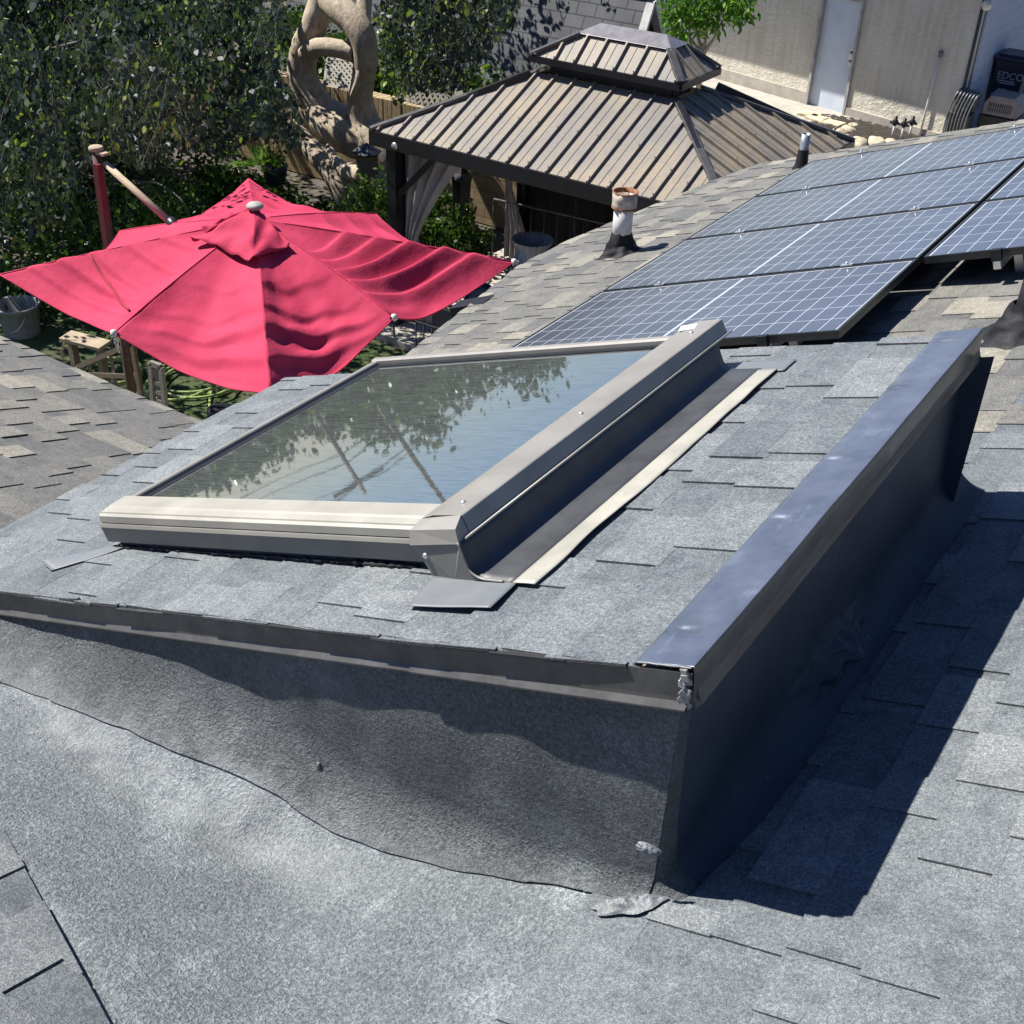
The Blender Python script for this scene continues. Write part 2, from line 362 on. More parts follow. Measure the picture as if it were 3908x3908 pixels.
# ------------------------------------------------------------------ house roofs
house = empty('house', (-1, 2, GZ), 'grey shingled house roof with a valley and a raised skylight box, filling the foreground', 'house')
def clip(poly, hp):
    for (nx, ny, d) in hp:      # keep nx*x+ny*y<=d
        out = []
        for i in range(len(poly)):
            a, b = poly[i], poly[(i + 1) % len(poly)]
            da = nx * a[0] + ny * a[1] - d; db = nx * b[0] + ny * b[1] - d
            if da <= 0: out.append(a)
            if (da < 0 < db) or (db < 0 < da):
                t = da / (da - db); out.append((a[0] + (b[0] - a[0]) * t, a[1] + (b[1] - a[1]) * t))
        poly = out
        if len(poly) < 3: return []
    return poly
def halfplanes(P):
    out = []; n = len(P); A = sum(P[i][0] * P[(i + 1) % n][1] - P[(i + 1) % n][0] * P[i][1] for i in range(n))
    for i in range(n):
        a, b = P[i], P[(i + 1) % n]; nx, ny = (b[1] - a[1]), -(b[0] - a[0])
        if A < 0: nx, ny = -nx, -ny
        l_ = math.hypot(nx, ny); nx /= l_; ny /= l_; out.append((nx, ny, nx * a[0] + ny * a[1]))
    return out
def shingles(mb, P, to3, nrm, axis, updir, u0, paintf, seed, e=.133, sag=None, thick=.0055):
    """P convex polygon in plan xy; axis: index of slope coordinate; updir: +1/-1 sign in which the roof climbs. e = plan exposure."""
    rr = random.Random(seed); hp = halfplanes(P); va = 1 - axis
    us = [p[axis] * updir for p in P]; vs_ = [p[va] for p in P]; u = u0 + math.floor((min(us) - u0) / e) * e
    def prism(ua, ub, v0, v1, ha, hb, base, colr, lift=(0, 0, 0, 0)):
        q = [(ua, v0), (ub, v0), (ub, v1), (ua, v1)]
        xy = [((a * updir, b) if axis == 0 else (b, a * updir)) for a, b in q]
        xy = clip(xy, hp)
        if not xy: return
        top, bot = [], []
        for x, y in xy:
            uu = (x if axis == 0 else y) * updir; t = min(1, max(0, (uu - ua) / (ub - ua)))
            vv = (y if axis == 0 else x); s_ = min(1, max(0, (vv - v0) / max(1e-6, v1 - v0)))
            h = ha * (1 - t) + hb * t + ((lift[0] * (1 - s_) + lift[1] * s_) * (1 - t) + (lift[2] * (1 - s_) + lift[3] * s_) * t)
            p = to3(x, y)
            if sag: p = p + nrm * sag(x, y)
            top.append(p + nrm * h); bot.append(p + nrm * (h - thick))
        n = len(top)
        A = sum(xy[i][0] * xy[(i + 1) % n][1] - xy[(i + 1) % n][0] * xy[i][1] for i in range(n))
        if A < 0: top.reverse(); bot.reverse()
        mb.add(top, [tuple(range(n))], colr)
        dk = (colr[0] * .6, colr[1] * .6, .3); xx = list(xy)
        if A < 0: xx.reverse()
        for i in range(n):
            j = (i + 1) % n; du = abs(xx[i][axis] - xx[j][axis]); dv = abs(xx[i][va] - xx[j][va])
            mb.add([top[i], bot[i], bot[j], top[j]], [(0, 1, 2, 3)], dk if du > dv else colr)  # edges running upslope get painted shade; sunlit butt edges keep the face tone
    while u < max(us):
        v = min(vs_) - rr.uniform(0, .3); 
        uj = u + rr.uniform(-.003, .003)
        # base layer in pieces 1 m wide
        while v < max(vs_):
            L = rr.uniform(.9, 1.0); xm, ym = ((u * updir, v + L / 2) if axis == 0 else (v + L / 2, u * updir))
            pt = paintf(xm, ym)
            prism(uj + rr.uniform(-.001, .001), u + e + .012, v, v + L - .001, .006, .0012, 0, (rr.uniform(.15, .55), pt, 0))
            # tabs
            tv = v + rr.uniform(.0, .06)
            while tv < v + L - .05:
                tw = rr.choice((.12, .17, .22, .28, .33)); te = min(tv + tw, v + L - .004)
                if te - tv > .04:
                    xm, ym = ((u * updir, tv + tw / 2) if axis == 0 else (tv + tw / 2, u * updir))
                    prism(uj + rr.uniform(-.0015, .001), u + e + .006, tv, te, .0100, .0066, 0, (min(1, max(0, rr.gauss(.6, .24))), paintf(xm, ym), 0),
                          (abs(rr.gauss(0, .0012)), abs(rr.gauss(0, .0012)), 0, 0))
                tv += tw + rr.choice((.08, .12, .18, .25))
            v += L
        u += e
# main roof: visible stretch around and beyond the box, eave follows the sagging edge
NM = Vector((-K, 0, 1)).normalized(); NL = Vector((0, K, 1)).normalized()
M3 = lambda x, y: Vector((x, y, K * x + CM)); L3 = lambda x, y: Vector((x, y, -K * y + CL))
EAVE = [(-3.55, 3.3), (-3.85, 4.2), (-4.12, 5.29), (-4.357, 6.11), (-4.573, 6.93), (-4.56, 7.6), (-4.52, 8.14), (-4.419, 8.64), (-4.129, 9.31), (-3.985, 9.84)]
def paintM(x, y):
    return 1.0 if y < 3.78 + .04 * math.sin(x * 9) and x > -3.4 and not (x > .55 and y < 1.05) else 0.0
mb = MB()
shingles(mb, EAVE + [(2.2, 9.84), (2.2, 3.3)], M3, NM, 0, 1, -.711, paintM, 3)
shingles(mb, [(-.711, 1.46), (2.2, 1.46), (2.2, 3.3), (-.711, 3.3)], M3, NM, 0, 1, -.711, paintM, 4)
shingles(mb, [(-.711, -.6), (2.2, -.6), (2.2, 1.46), (-.711, 1.46)], M3, NM, 0, 1, -.711, paintM, 5)
mb.build('main_roof', SH, house)
mb = MB()   # roof deck under the shingles, eave board and rake board
def slab(mb, P, to3, nrm, t=.05, top=-.006):
    n = len(P); T = [to3(*p) + nrm * top for p in P]; B = [to3(*p) - Vector((0, 0, t)) for p in P]
    mb.add(T + B, [tuple(range(n)), tuple(reversed(range(n, 2 * n)))] + [(i, (i + 1) % n, n + (i + 1) % n, n + i) for i in range(n)])
slab(mb, [(-3.3, 3.2)] + [(x + .03, y) for x, y in EAVE] + [(2.2, 9.81), (2.2, 3.2)], M3, NM, .09)
slab(mb, [(-2.3, -.6), (2.2, -.6), (2.2, 3.2), (-3.3, 3.2)], M3, NM, .05, -.03)
mb.build('roof_deck', TAR, house)
mb = MB()
slab(mb, [(-7.6, -.9), (-.6, -.9), (-2.2, 2.2), (-4.0, 3.79), (-7.6, 3.79)], L3, NL, .1, -.02); mb.build('roof_deck', TAR, house)
mb = MB()   # side roof that drops away from the viewer to its own eave
shingles(mb, [(-7.5, 1.35), (-3.0, 1.35), (-3.55, 3.8), (-7.5, 3.8)], L3, NL, 1, -1, -.80, lambda x, y: 0.0, 11, sag=lambda x, y: .006 * math.sin(3 * x) * math.sin(2 * y))
shingles(mb, [(-7.5, -.6), (-1.10, -.6), (-1.273, .797), (-1.6, .887), (-1.95, .98), (-3.0, 1.35), (-7.5, 1.35)], L3, NL, 1, -1, -.80, lambda x, y: .85 if y < 1.35 - .1 * math.sin(4 * x) and x > -2.6 else 0.0, 12)
mb.build('side_roof', SH, house)
# house walls under the eaves
mb = MB(); mb.box((-.6, 6.4, 1.0), (5.6, 6.0, 2.9)); mb.box((-5.2, .9, 1.0), (4.6, 4.4, 2.9)); mb.box((-.2, 1.0, 1.2), (4.4, 5.2, 3.3)); mb.build('wall', STUC, house)

# ------------------------------------------------------------------ raised skylight box
BX0, BX1, BY0, BY1 = -3.2, -.587, 1.53, 3.255
def B3(x, y, h=0): return Vector((x, y, K * x + CB)) + NB * h
bxo = bpy.data.objects.new('skylight_box', None); COL.objects.link(bxo); bxo.parent = house; bxo.location = Vector((-1.9, 2.4, 3.4)) - house.location; bxo.empty_display_size = .1
mb = MB(); shingles(mb, [(BX0, BY0 - .006), (-.70, BY0 - .006), (-.70, BY1), (BX0, BY1)], lambda x, y: B3(x, y), NB, 0, 1, -.7, lambda x, y: 1.0, 21, e=.141)
mb.build('shingle_cover', SH, bxo)
mb = MB()   # deck
P = [(BX0, BY0 + .01), (BX1 - .006, BY0 + .01), (BX1 - .006, BY1), (BX0, BY1)]
T = [B3(x, y, -.006) for x, y in P]; Bt = [B3(x, y, -.07) for x, y in P]
mb.add(T + Bt, [(0, 1, 2, 3), (7, 6, 5, 4)] + [(i, (i + 1) % 4, 4 + (i + 1) % 4, 4 + i) for i in range(4)]); mb.build('deck_board', WOODD, bxo)
# front fascia (two lengths with a lap) with kicked-out lip
def fascia(mb, a, b, out, h=.072, lipw=.010, off=0):
    a = Vector(a); b = Vector(b); out = Vector(out)
    prof = [(.000, .004), (.002 + off, .004), (.003 + off, -h + .02), (.004 + off, -h + .012), (.004 + lipw + off, -h), (.004 + lipw + off, -h - .004), (.0, -h - .004)]
    n = 40
    for i in range(n):
        for j in range(len(prof) - 1):
            q = []
            for (pp, t) in ((prof[j], i / n), (prof[j + 1], i / n), (prof[j + 1], (i + 1) / n), (prof[j], (i + 1) / n)):
                p = a.lerp(b, t); wv = .0025 * mnoise.noise(p * 3) + .001 * mnoise.noise(p * 14)
                q.append(p + out * (pp[0] + wv) + Vector((0, 0, pp[1] + wv * .5)))
            mb.add(q, [(0, 1, 2, 3)], None, 0, j not in (3,))
mb = MB(); fascia(mb, B3(BX0, BY0, .001), B3(-1.18, BY0, .001), (0, -1, 0)); mb.build('fascia', FASC, bxo)
mb = MB(); fascia(mb, B3(-1.20, BY0, .002), B3(BX1, BY0, .002), (0, -1, 0), off=.004); mb.build('fascia', FASC, bxo)
# ragged black shingle ends along the front eave
mb = MB(); rr = random.Random(5); x = BX0
while x < -.72:
    L = rr.uniform(.05, .22); h0 = rr.uniform(-.001, .004); o_ = rr.uniform(.003, .011)
    pts = [B3(x, BY0 - o_, h0), B3(min(x + L, -.71), BY0 - o_ * rr.uniform(.5, 1.2), h0 + rr.uniform(-.002, .004))]
    mb.bar(pts[0], pts[1], .012, .005, NB, (rr.uniform(0, .4), .3, rr.uniform(.6, 1)))
    if rr.random() < .6: mb.bar(pts[0] + NB * .005, pts[1] + NB * rr.uniform(.003, .007), .009, .003, NB, (.6, 1, .2))
    x += L * rr.uniform(.5, 1.0)
mb.build('shingle_edge', SH, bxo)
# wide edge flashing on the high side, wavy, with side face and kick
def ef(u, v):
    y = BY0 - .006 + (BY1 - BY0 + .012) * u
    w_ = .112 + .004 * mnoise.noise(Vector((y * 4, 3, 0)))
    prof = [(-w_, .0135), (-w_ + .003, .0155), (-w_ * .6, .016), (-w_ * .3, .017), (-.003, .018), (0.0, .0175), (.0025, .006), (.0045, -.02), (.006, -.045), (.006, -.052), (.016, -.066), (.014, -.070)]
    t = v * (len(prof) - 1); i = min(int(t), len(prof) - 2); f = t - i
    dx = prof[i][0] * (1 - f) + prof[i + 1][0] * f; h = prof[i][1] * (1 - f) + prof[i + 1][1] * f
    p = Vector((BX1 + dx, y, K * (BX1 + min(dx, 0)) + CB + h))
    p.z += .0035 * mnoise.noise(Vector((p.x * 9, y * 4, 2))) + .0012 * mnoise.noise(Vector((p.x * 25, y * 9, 5)))
    for cy, cx in ((1.66, -.66), (2.12, -.672), (2.42, -.675), (2.85, -.68), (3.2, -.66)):
        r2 = ((y - cy) / .012) ** 2 + ((p.x - cx) / .03) ** 2
        p.z += .003 * math.exp(-r2) - .005 * math.exp(-(((y - cy + .018) / .010) ** 2 + ((p.x - cx) / .028) ** 2))
    p.x += .0015 * mnoise.noise(Vector((0, y * 5, 7)))
    return p
mb = MB(); mb.grid(lambda u, v: ef(u, v * 5 / 11), 420, 15); mb.build('edge_flashing', FLASH, bxo, solid=.0015); mb = MB(); mb.grid(lambda u, v: ef(u, 5 / 11 + v * 6 / 11), 420, 18); mb.build('flashing_side', FASC, bxo, solid=.0015)
# crumpled silver corner where fascia and flashing meet
mb = MB()
for i in range(9):
    p = B3(BX1 - .002, BY0 - .009, .004) + Vector((rr.uniform(-.012, .003), rr.uniform(-.004, .004), -i * .009))
    mb.box(p, (rr.uniform(.012, .028), .006, .014), Matrix.Rotation(rr.uniform(-.5, .5), 3, 'Y') @ Matrix.Rotation(rr.uniform(-.4, .4), 3, 'Z'))
for i in range(5):
    mb.box(B3(BX1 - .01 - i * .020, BY0 - .006, .017), (.024, .004, .003), Matrix.Rotation(-math.atan(K) + rr.uniform(-.08, .08), 3, 'Y'))
mb.build('corner_cap', simple('crumpled_trim', (.22, .22, .22), .4, .2), bxo, bevel=.001)
# front and valley membrane
def smax(a, b, k_=.05):
    m_ = max(a, b); return m_ + k_ * math.log(math.exp((a - m_) / k_) + math.exp((b - m_) / k_))
def floorz(x, y):
    z = smax(K * x + CM, -K * y + CL, .03)
    return z + .004 + .0035 * mnoise.noise(Vector((x * 3, y * 3, 1))) + .002 * mnoise.noise(Vector((x * 9, y * 9, 4)))
WY = 1.541
def wallsurf(x, t, extra=0.0):
    """t in 0..1: wall top -> fillet ; t>1: floor out to (t-1) metres"""
    R_ = .045 + .18 * min(1, max(0, (-.80 - x) / .9)) + .02 * mnoise.noise(Vector((x * 2.2, 0, 9)))
    zt = K * x + CB - .045; y0 = WY + .008 * mnoise.noise(Vector((x * 3.5, 2, 3))) + .004 * mnoise.noise(Vector((x * 8, 7, 3)))
    zf = floorz(x, WY - R_); H_ = zt - zf; R2 = max(.02, min(R_, H_ * .75))
    if t <= 1:
        z_line = zf + R2 * 1.25
        if t < .5:
            z = zt + (z_line - zt) * (t / .5); y = y0 - .006 * (t / .5) ** 2 - .007 * math.sin(math.pi * t / .5) ** 2 * (1 if x < -.8 else max(0, (-.62 - x) / .18)) - .004 * mnoise.noise(Vector((x * 4, z * 5, 0)))
        else:
            a = (t - .5) / .5 * math.pi / 2
            y = (y0 - .006) - R2 * (1 - math.cos(a)); z = z_line - (z_line - zf) * math.sin(a)
            z = z if t < 1 else zf
            y -= .006 * mnoise.noise(Vector((x * 4, z * 5, 0)))
        return Vector((x, y - extra, z + extra))
    yb = y0 - .006 - R2; y = yb - (t - 1)
    s_ = min(1, (t - 1) / .06)
    return Vector((x, y, floorz(x, WY - R_) * (1 - s_) + floorz(x, y) * s_ + extra))
XA, XB = -3.35, -.606
SEAM = [(-3.35, 1.21), (-2.5, 1.366), (-2.239, 1.398), (-1.94, 1.418), (-1.742, 1.44), (-1.595, 1.455), (-1.40, 1.452), (-1.28, 1.450), (-1.01, 1.462), (-.787, 1.487), (-.60, 1.503)]
def seam(x):
    for (a, b), (c, d) in zip(SEAM, SEAM[1:]):
        if x <= c: 
            t = (x - a) / (c - a); return b + (d - b) * t
    return SEAM[-1][1]
def mem(u, v):
    x = XA + (XB - XA) * u
    t = v * 1.0 / .45 if v < .45 else 1 + (v - .45) / .55 * 1.75
    return wallsurf(x, t)
mb = MB(); nu, nv = 260, 200
grid_v = [[mem(i / nu, j / nv) for j in range(nv + 1)] for i in range(nu + 1)]
vs = [p for r_ in grid_v for p in r_]; fs = []
def lower_line(x): return .80 + (-1.273 - x) * .265
for i in range(nu):
    for j in range(nv):
        p = grid_v[i][j]
        fs.append((i * (nv + 1) + j, (i + 1) * (nv + 1) + j, (i + 1) * (nv + 1) + j + 1, i * (nv + 1) + j + 1))
# shingles overlie the sheet, so dip the sheet under them
vs2 = []
for p in vs:
    d1 = lower_line(p.x) - p.y if p.x < -1.25 else -1
    if d1 > .0 and p.y < 1.3: p = p - Vector((0, 0, min(.02, d1 * .8)))
    elif p.x > -.711 and p.y < 1.46: p = p - Vector((0, 0, min(.02, (p.x + .711) * .9 + .004)))
    vs2.append(p)
mb.add(vs2, fs, (0, 0, 0), 0, True)
def wear(p):
    if p.x > -1.0: return 0
    d = p.y - (seam(p.x) - .07); return min(1, (-1.0 - p.x) / .5) * math.exp(-(d / (.10 if d < 0 else .13)) ** 2)
mb.c = [(wear(vs2[f[0]]), 0, 0) for f in fs]
mb.build('valley_membrane', MEMB, house)
# upper sheet: covers the wall and laps onto the floor, ends in the long dark seam
mb = MB(); nu, nv = 300, 90; vs = []
for i in range(nu + 1):
    x = XA + (XB - XA) * i / nu; ys = seam(x) + .004 * mnoise.noise(Vector((x * 12, 0, 0)))
    lift = .0015 + .002 * max(0, mnoise.noise(Vector((x * 3, 5, 0)))) + (.002 * min(1, (x + .95) / .12) if x > -.95 else 0)
    lo, hi = 0.5, 2.5
    for _ in range(22):
        md = (lo + hi) / 2
        if wallsurf(x, md).y > ys: lo = md
        else: hi = md
    te = lo
    for j in range(nv + 1):
        f = j / nv; vs.append(wallsurf(x, te * f, .003 + lift * f ** 8))
    vs.append(wallsurf(x, te, -.004))
W_ = nv + 2
mb.add(vs, [(i * W_ + j, (i + 1) * W_ + j, (i + 1) * W_ + j + 1, i * W_ + j + 1) for i in range(nu) for j in range(nv)], (0, 0, 0), 0, True)
mb.c = [(wear(vs[f[0]]), 0, 0) for f in mb.f]
mb.add(vs, [(i * W_ + nv, (i + 1) * W_ + nv, (i + 1) * W_ + nv + 1, i * W_ + nv + 1) for i in range(nu)], (0, 0, 1), 0, False)
mb.build('wall_membrane', MEMSHADE, bxo)
# silvery lap line lying along part of the seam
mb = MB(); pts = [wallsurf(x, 1.0).copy() for x in (-1.7,)]; L_ = []
for i in range(16):
    x = -1.62 + i * .0125; L_.append(Vector((x, seam(x) - .006, floorz(x, seam(x)) + .008)))
mb.tube(L_, [.0015 + .0035 * math.sin(math.pi * i / 15) for i in range(16)], 5, (0, 0, 0)); mb.build('sealant_bead', WHT, house)
# high side wall: smooth dark coating flaring onto the roof, back corner too
def sidewall(u, v):
    y = 1.575 + (3.40 - 1.575) * u; x0 = -.602 + .005 * mnoise.noise(Vector((y * 3, v * 3, 0)))
    zt = K * BX1 + CB - .035; R_ = .10 + .02 * mnoise.noise(Vector((y * 2, 4, 4)))
    if u < .12: R_ *= .5 + .5 * u / .12
    if v < .6:
        z = zt + (K * x0 + CM + R_ * 1.6 - zt) * v / .6; x = x0 + .02 * (v / .6) ** 2
    else:
        a = (v - .6) / .4 * math.pi / 2; xb = x0 + .02
        x = xb + R_ * (1 - math.cos(a)); zb = K * x0 + CM + R_ * 1.6
        z = zb + (K * (xb + R_) + CM + .014 - zb) * math.sin(a)
    # crumpled saddle patch
    d = math.exp(-(((y - 2.33) / .14) ** 2) - (((v - .74) / .13) ** 2))
    x += d * (.045 + .05 * mnoise.noise(Vector((y * 22, v * 14, 1)))); z += d * .02
    if u > .93: 
        f = (u - .93) / .07; y -= (0.06) * f * (1 - v)
    return Vector((x, y, z))
mb = MB(); mb.grid(sidewall, 240, 70); mb.build('side_wall', PW, bxo)
mb = MB()
def cornerf(u, v):
    p = wallsurf(XB, v); q = sidewall(0, min(1, v)) if v <= 1 else None
    a = u * math.pi / 2; f = Vector((q.x, q.y, q.z)); c = Vector((p.x, f.y, 0))
    return Vector((p.x + (f.x - p.x) * math.sin(a), f.y + (p.y - f.y) * math.cos(a), p.z * (1 - u) + f.z * u))
mb.grid(cornerf, 10, 40); mb.build('wall_corner', MEMSHADE, bxo)
mb = MB(); zt = K * BX1 + CB - .06
for (xa, xb) in ((BX0 + .05, -.535),):
    mb.add([(xa, 3.24, K * xa + CM - .05), (xb, 3.24, K * xb + CM - .05), (xb, 3.24, K * xb + CB - .06), (xa, 3.24, K * xa + CB - .06)], [(0, 1, 2, 3)])
    mb.add([(xa, 1.6, -K * 1.6 + CL - .1), (xa, 3.24, -K * 3.24 + CL - .3), (xa, 3.24, K * xa + CB - .06), (xa, 1.6, K * xa + CB - .06)], [(0, 1, 2, 3)])
mb.build('back_wall', PW, bxo)
# crumpled foil-like lap at the foot of the corner, and the folded tab above it
def crumple(name, c, R_, s_, mat, parent, seed):
    mb = MB()
    def f(u, v):
        a = u * 2 * math.pi; r = v
        d = 1 + .28 * mnoise.noise(Vector((math.cos(a) * 2, math.sin(a) * 2, seed)))
        x = math.cos(a) * r * s_[0] * d; y = math.sin(a) * r * s_[1] * d
        n_ = mnoise.noise(Vector((x * 45, y * 45, seed))) + .6 * mnoise.noise(Vector((x * 110, y * 110, seed)))
        z = s_[2] * (1 - r ** 2) + s_[2] * .7 * n_ * (1 - r ** 4)
        return Vector(c) + R_ @ Vector((x, y, z))
    mb.grid(f, 44, 22); return mb.build(name, mat, parent)
RS = Matrix.Rotation(-math.atan(K), 3, 'Y')
FOIL = simple('worn_flashing', (.12, .13, .14), .4, .0, var=.4, scale=40, bstr=.5)
crumple('torn_lap', M3(-.625, 1.478) + NM * .016, RS @ Matrix.Rotation(.45, 3, 'Z'), (.07, .028, .012), FOIL, bxo, 2.2)
crumple('torn_lap', Vector((-.618, 1.512, 4.03)), Matrix.Rotation(1.1, 3, 'X') @ Matrix.Rotation(.3, 3, 'Y'), (.026, .012, .009), FOIL, bxo, 5.1)
mb = MB(); p = wallsurf(-1.475, .62, .004); mb.lathe(p, [(0, .010), (.005, .008), (.006, 0), (.004, -.012), (0, -.014)], 8); mb.build('nail_head', ALUD, bxo)

# ------------------------------------------------------------------ skylight
def T3(x, y, h=0): return Vector((x, y, K * x + CT)) + NB * h
skl = empty('skylight', T3(-1.9, 2.45, -.12), 'large glass skylight in a bronze frame set on the shingled box', 'skylight')
mb = MB(); n_ = 24
mb.grid(lambda a, b: T3(-2.50 + 1.125 * a, 1.905 + 1.12 * b, -.012), 4, 4, smooth=False); mb.build('glass', GLASS, skl)
SX0, SX1, SY0, SY1 = -2.545, -1.275, 1.803, 3.075
def prof_sweep(mb, prof, p_fn, n=30, mi=0, smooth=False):
    vs = [p_fn(q, i / n) for i in range(n + 1) for q in prof]; W = len(prof)
    mb.add(vs, [(i * W + j, i * W + j + 1, (i + 1) * W + j + 1, (i + 1) * W + j) for i in range(n) for j in range(W - 1)], None, mi, smooth)
# front sill: stepped tan profile
mb = MB()
fp = [(.108, -.012), (.104, .004), (.045, .002), (.038, -.002), (.035, .0005), (.014, -.004), (.012, -.008), (.009, -.006), (.000, -.011), (-.002, -.030), (.006, -.031)]
prof_sweep(mb, fp, lambda q, t: T3(SX0 - .012 + (1.20 - .0) * t, SY0 + q[0], q[1]), 2)
mb.build('front_rail', ALUL, skl)
mb = MB(); fp = [(.006, -.031), (-.006, -.034), (-.008, -.038), (-.006, -.043), (-.002, -.092), (.012, -.094)]
prof_sweep(mb, fp, lambda q, t: T3(SX0 - .014 + 1.21 * t, SY0 + q[0], q[1]), 2); 
mb.add([T3(SX0 - .014, SY0 - .006, -.034), T3(SX0 - .014, SY0 - .002, -.092), T3(SX0 - .014, SY1, -.092), T3(SX0 - .014, SY1, -.034)], [(0, 1, 2, 3)])
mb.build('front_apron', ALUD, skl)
mb = MB(); mb.add([T3(SX0 - .013, SY0 - .0075, -.0335), T3(SX0 + 1.195, SY0 - .0075, -.0335), T3(SX0 + 1.195, SY0 - .0095, -.0425), T3(SX0 - .013, SY0 - .0095, -.0425)], [(0, 3, 2, 1)]); mb.build('apron_lip', ALUL, skl)
# left and back rails
mb = MB(); sp = [(-.052, -.016), (-.050, -.003), (-.040, .002), (-.024, .002), (-.021, -.002), (-.020, -.012)]
prof_sweep(mb, sp, lambda q, t: T3(-2.495 + q[0], SY0 + .10 + 1.13 * t, q[1]), 2)
mb.add([T3(-2.547, SY0 + .0, -.016), T3(-2.547, SY1, -.016), T3(-2.547, SY1, -.034), T3(-2.547, SY0, -.034)], [(0, 1, 2, 3)]); mb.build('side_rail', ALU, skl)
mb = MB(); mb.add([T3(-2.516, SY0 + .09, -.0105), T3(-2.492, SY0 + .09, -.0105), T3(-2.482, SY1 - .05, -.0105), T3(-2.516, SY1 - .05, -.0105)], [(0, 3, 2, 1)]); mb.add([T3(-2.51, 2.995, -.0095), T3(-1.38, 2.995, -.0095), T3(-1.38, 3.024, -.0095), T3(-2.51, 3.024, -.0095)], [(0, 1, 2, 3)]); mb.build('gasket', BLK, skl)
mb = MB(); sp = [(-.001, -.012), (.0, .002), (.010, .007), (.026, .008), (.034, .004), (.036, -.04)]
prof_sweep(mb, sp, lambda q, t: T3(SX0 + .0 + 1.2 * t, 3.022 + q[0], q[1]), 2); mb.build('back_rail', ALU, skl)
# curb under the frame
mb = MB()
P = [(SX0 + .02, SY0 + .012), (SX1 - .03, SY0 + .012), (SX1 - .03, SY1), (SX0 + .02, SY1)]
T = [T3(x, y, -.03) for x, y in P]; Bt = [T3(x, y, -.122) for x, y in P]
mb.add(T + Bt, [(0, 3, 2, 1)][:0] + [(i, (i + 1) % 4, 4 + (i + 1) % 4, 4 + i) for i in range(4)]); mb.build('curb', PW, skl)
# cover along the high side, with drop, seam and curved skirt
CY0, CY1 = 1.775, 3.115
cov = [(-1.385, -.008), (-1.384, .016), (-1.35, .024), (-1.275, .027), (-1.272, .025), (-1.264, -.014), (-1.262, -.016)]
mb = MB(); prof_sweep(mb, cov, lambda q, t: T3(q[0], CY0 + .035 + (CY1 - CY0 - .035) * t, q[1] + .0006 * mnoise.noise(Vector((q[0] * 30, t * 9, 0)))), 60)
mb.add([T3(q[0], CY1, q[1]) for q in cov[1:6]] + [T3(-1.384, CY1, -.03)], [(0, 1, 2, 3, 4, 5)])
mb.build('cover_strip', ALU, skl)
mb = MB(); mb.tube([T3(-1.260, CY0 + .01, -.018), T3(-1.260, CY1 + .02, -.018)], .0035, 8); mb.build('seam_bead', ALUL, skl)
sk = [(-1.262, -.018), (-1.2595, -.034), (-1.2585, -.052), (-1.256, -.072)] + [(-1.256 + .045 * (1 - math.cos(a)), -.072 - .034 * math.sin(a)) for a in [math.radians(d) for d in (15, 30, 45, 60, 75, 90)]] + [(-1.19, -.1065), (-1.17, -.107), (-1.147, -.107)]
mb = MB(); prof_sweep(mb, sk, lambda q, t: T3(q[0], CY0 - .012 + (CY1 - CY0 - .06) * t, q[1]), 40, smooth=True); mb.build('skirt', simple('shaded_skirt_metal', (.05, .053, .058), .5, .1, var=.3, scale=9), skl, solid=.002)  # skirt colour darkened to imitate the cover's shadow, flange inner strip included
mb = MB()
mb.grid(lambda a, b: T3(-1.149 + (.055 + .006 * mnoise.noise(Vector((a * 7, 1, 0)))) * b, CY0 - .012 + (CY1 - CY0 - .075) * a, -.1072 + .003 * math.sin(a * 9) * b * b + .0035 * b * mnoise.noise(Vector((a * 8, b, 3)))), 80, 6)
mb.build('flange', FLN, skl, solid=.0015)
# near end: folded corner cap, end plate with screw, rolled edge
mb = MB()
a0, a1, a2, a3 = T3(-1.385, CY0 + .04, .017), T3(-1.274, CY0 + .035, .0275), T3(-1.266, CY0 - .004, .012), T3(-1.395, CY0 - .002, .004)
b0, b1 = T3(-1.262, CY0 - .012, -.020), T3(-1.397, CY0 - .014, -.028)
mb.add([a0, a1, a2, a3], [(0, 3, 2, 1)]); mb.add([a3, a2, b0, b1], [(0, 3, 2, 1)]); mb.add([a1, T3(-1.262, CY0 + .035, -.03), b0, a2], [(0, 1, 2, 3)])
mb.add([a0, a3, b1, T3(-1.399, CY0 + .01, -.03)], [(0, 1, 2, 3)])
mb.build('corner_cap', ALU, skl, bevel=.002)
mb = MB(); e0 = [T3(-1.396, CY0 - .008, -.024), T3(-1.264, CY0 - .008, -.016)] + [T3(q[0] - .006, CY0 - .012, q[1] - .002) for q in sk[1:9]] + [T3(-1.30, CY0 - .014, -.110), T3(-1.362, CY0 - .008, -.110)]
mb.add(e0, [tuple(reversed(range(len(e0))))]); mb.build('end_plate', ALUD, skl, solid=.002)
mb = MB(); mb.tube([T3(q[0] - .001, CY0 - .013, q[1] + .002) for q in sk[:-1]], .0028, 7, smoothcurve=2); mb.build('rolled_edge', ALU, skl)
for (x, y, h, nrm) in ((-1.365, CY0 - .010, -.055, (0, -1, .1)), (-1.315, CY0 + .10, .0255, (-K, 0, 1)), (-1.32, CY0 + .62, .0255, (-K, 0, 1)), (-1.315, CY1 - .11, .0255, (-K, 0, 1))):
    mb = MB(); mb.lathe(T3(x, y, h), [(.0075, 0), (.0072, .0025), (.005, .004), (.003, .005), (0, .005)], 14, axis=nrm); mb.build('screw', SIL, skl)
mb = MB(); mb.box(T3(-1.352, CY1 - .055, .0255), (.05, .05, .0012), RS @ Matrix.Rotation(.3, 3, 'Z')); mb.build('sticker', WHT, skl)
mb = MB()   # sheet flange below the near corner and sliver at the far left corner
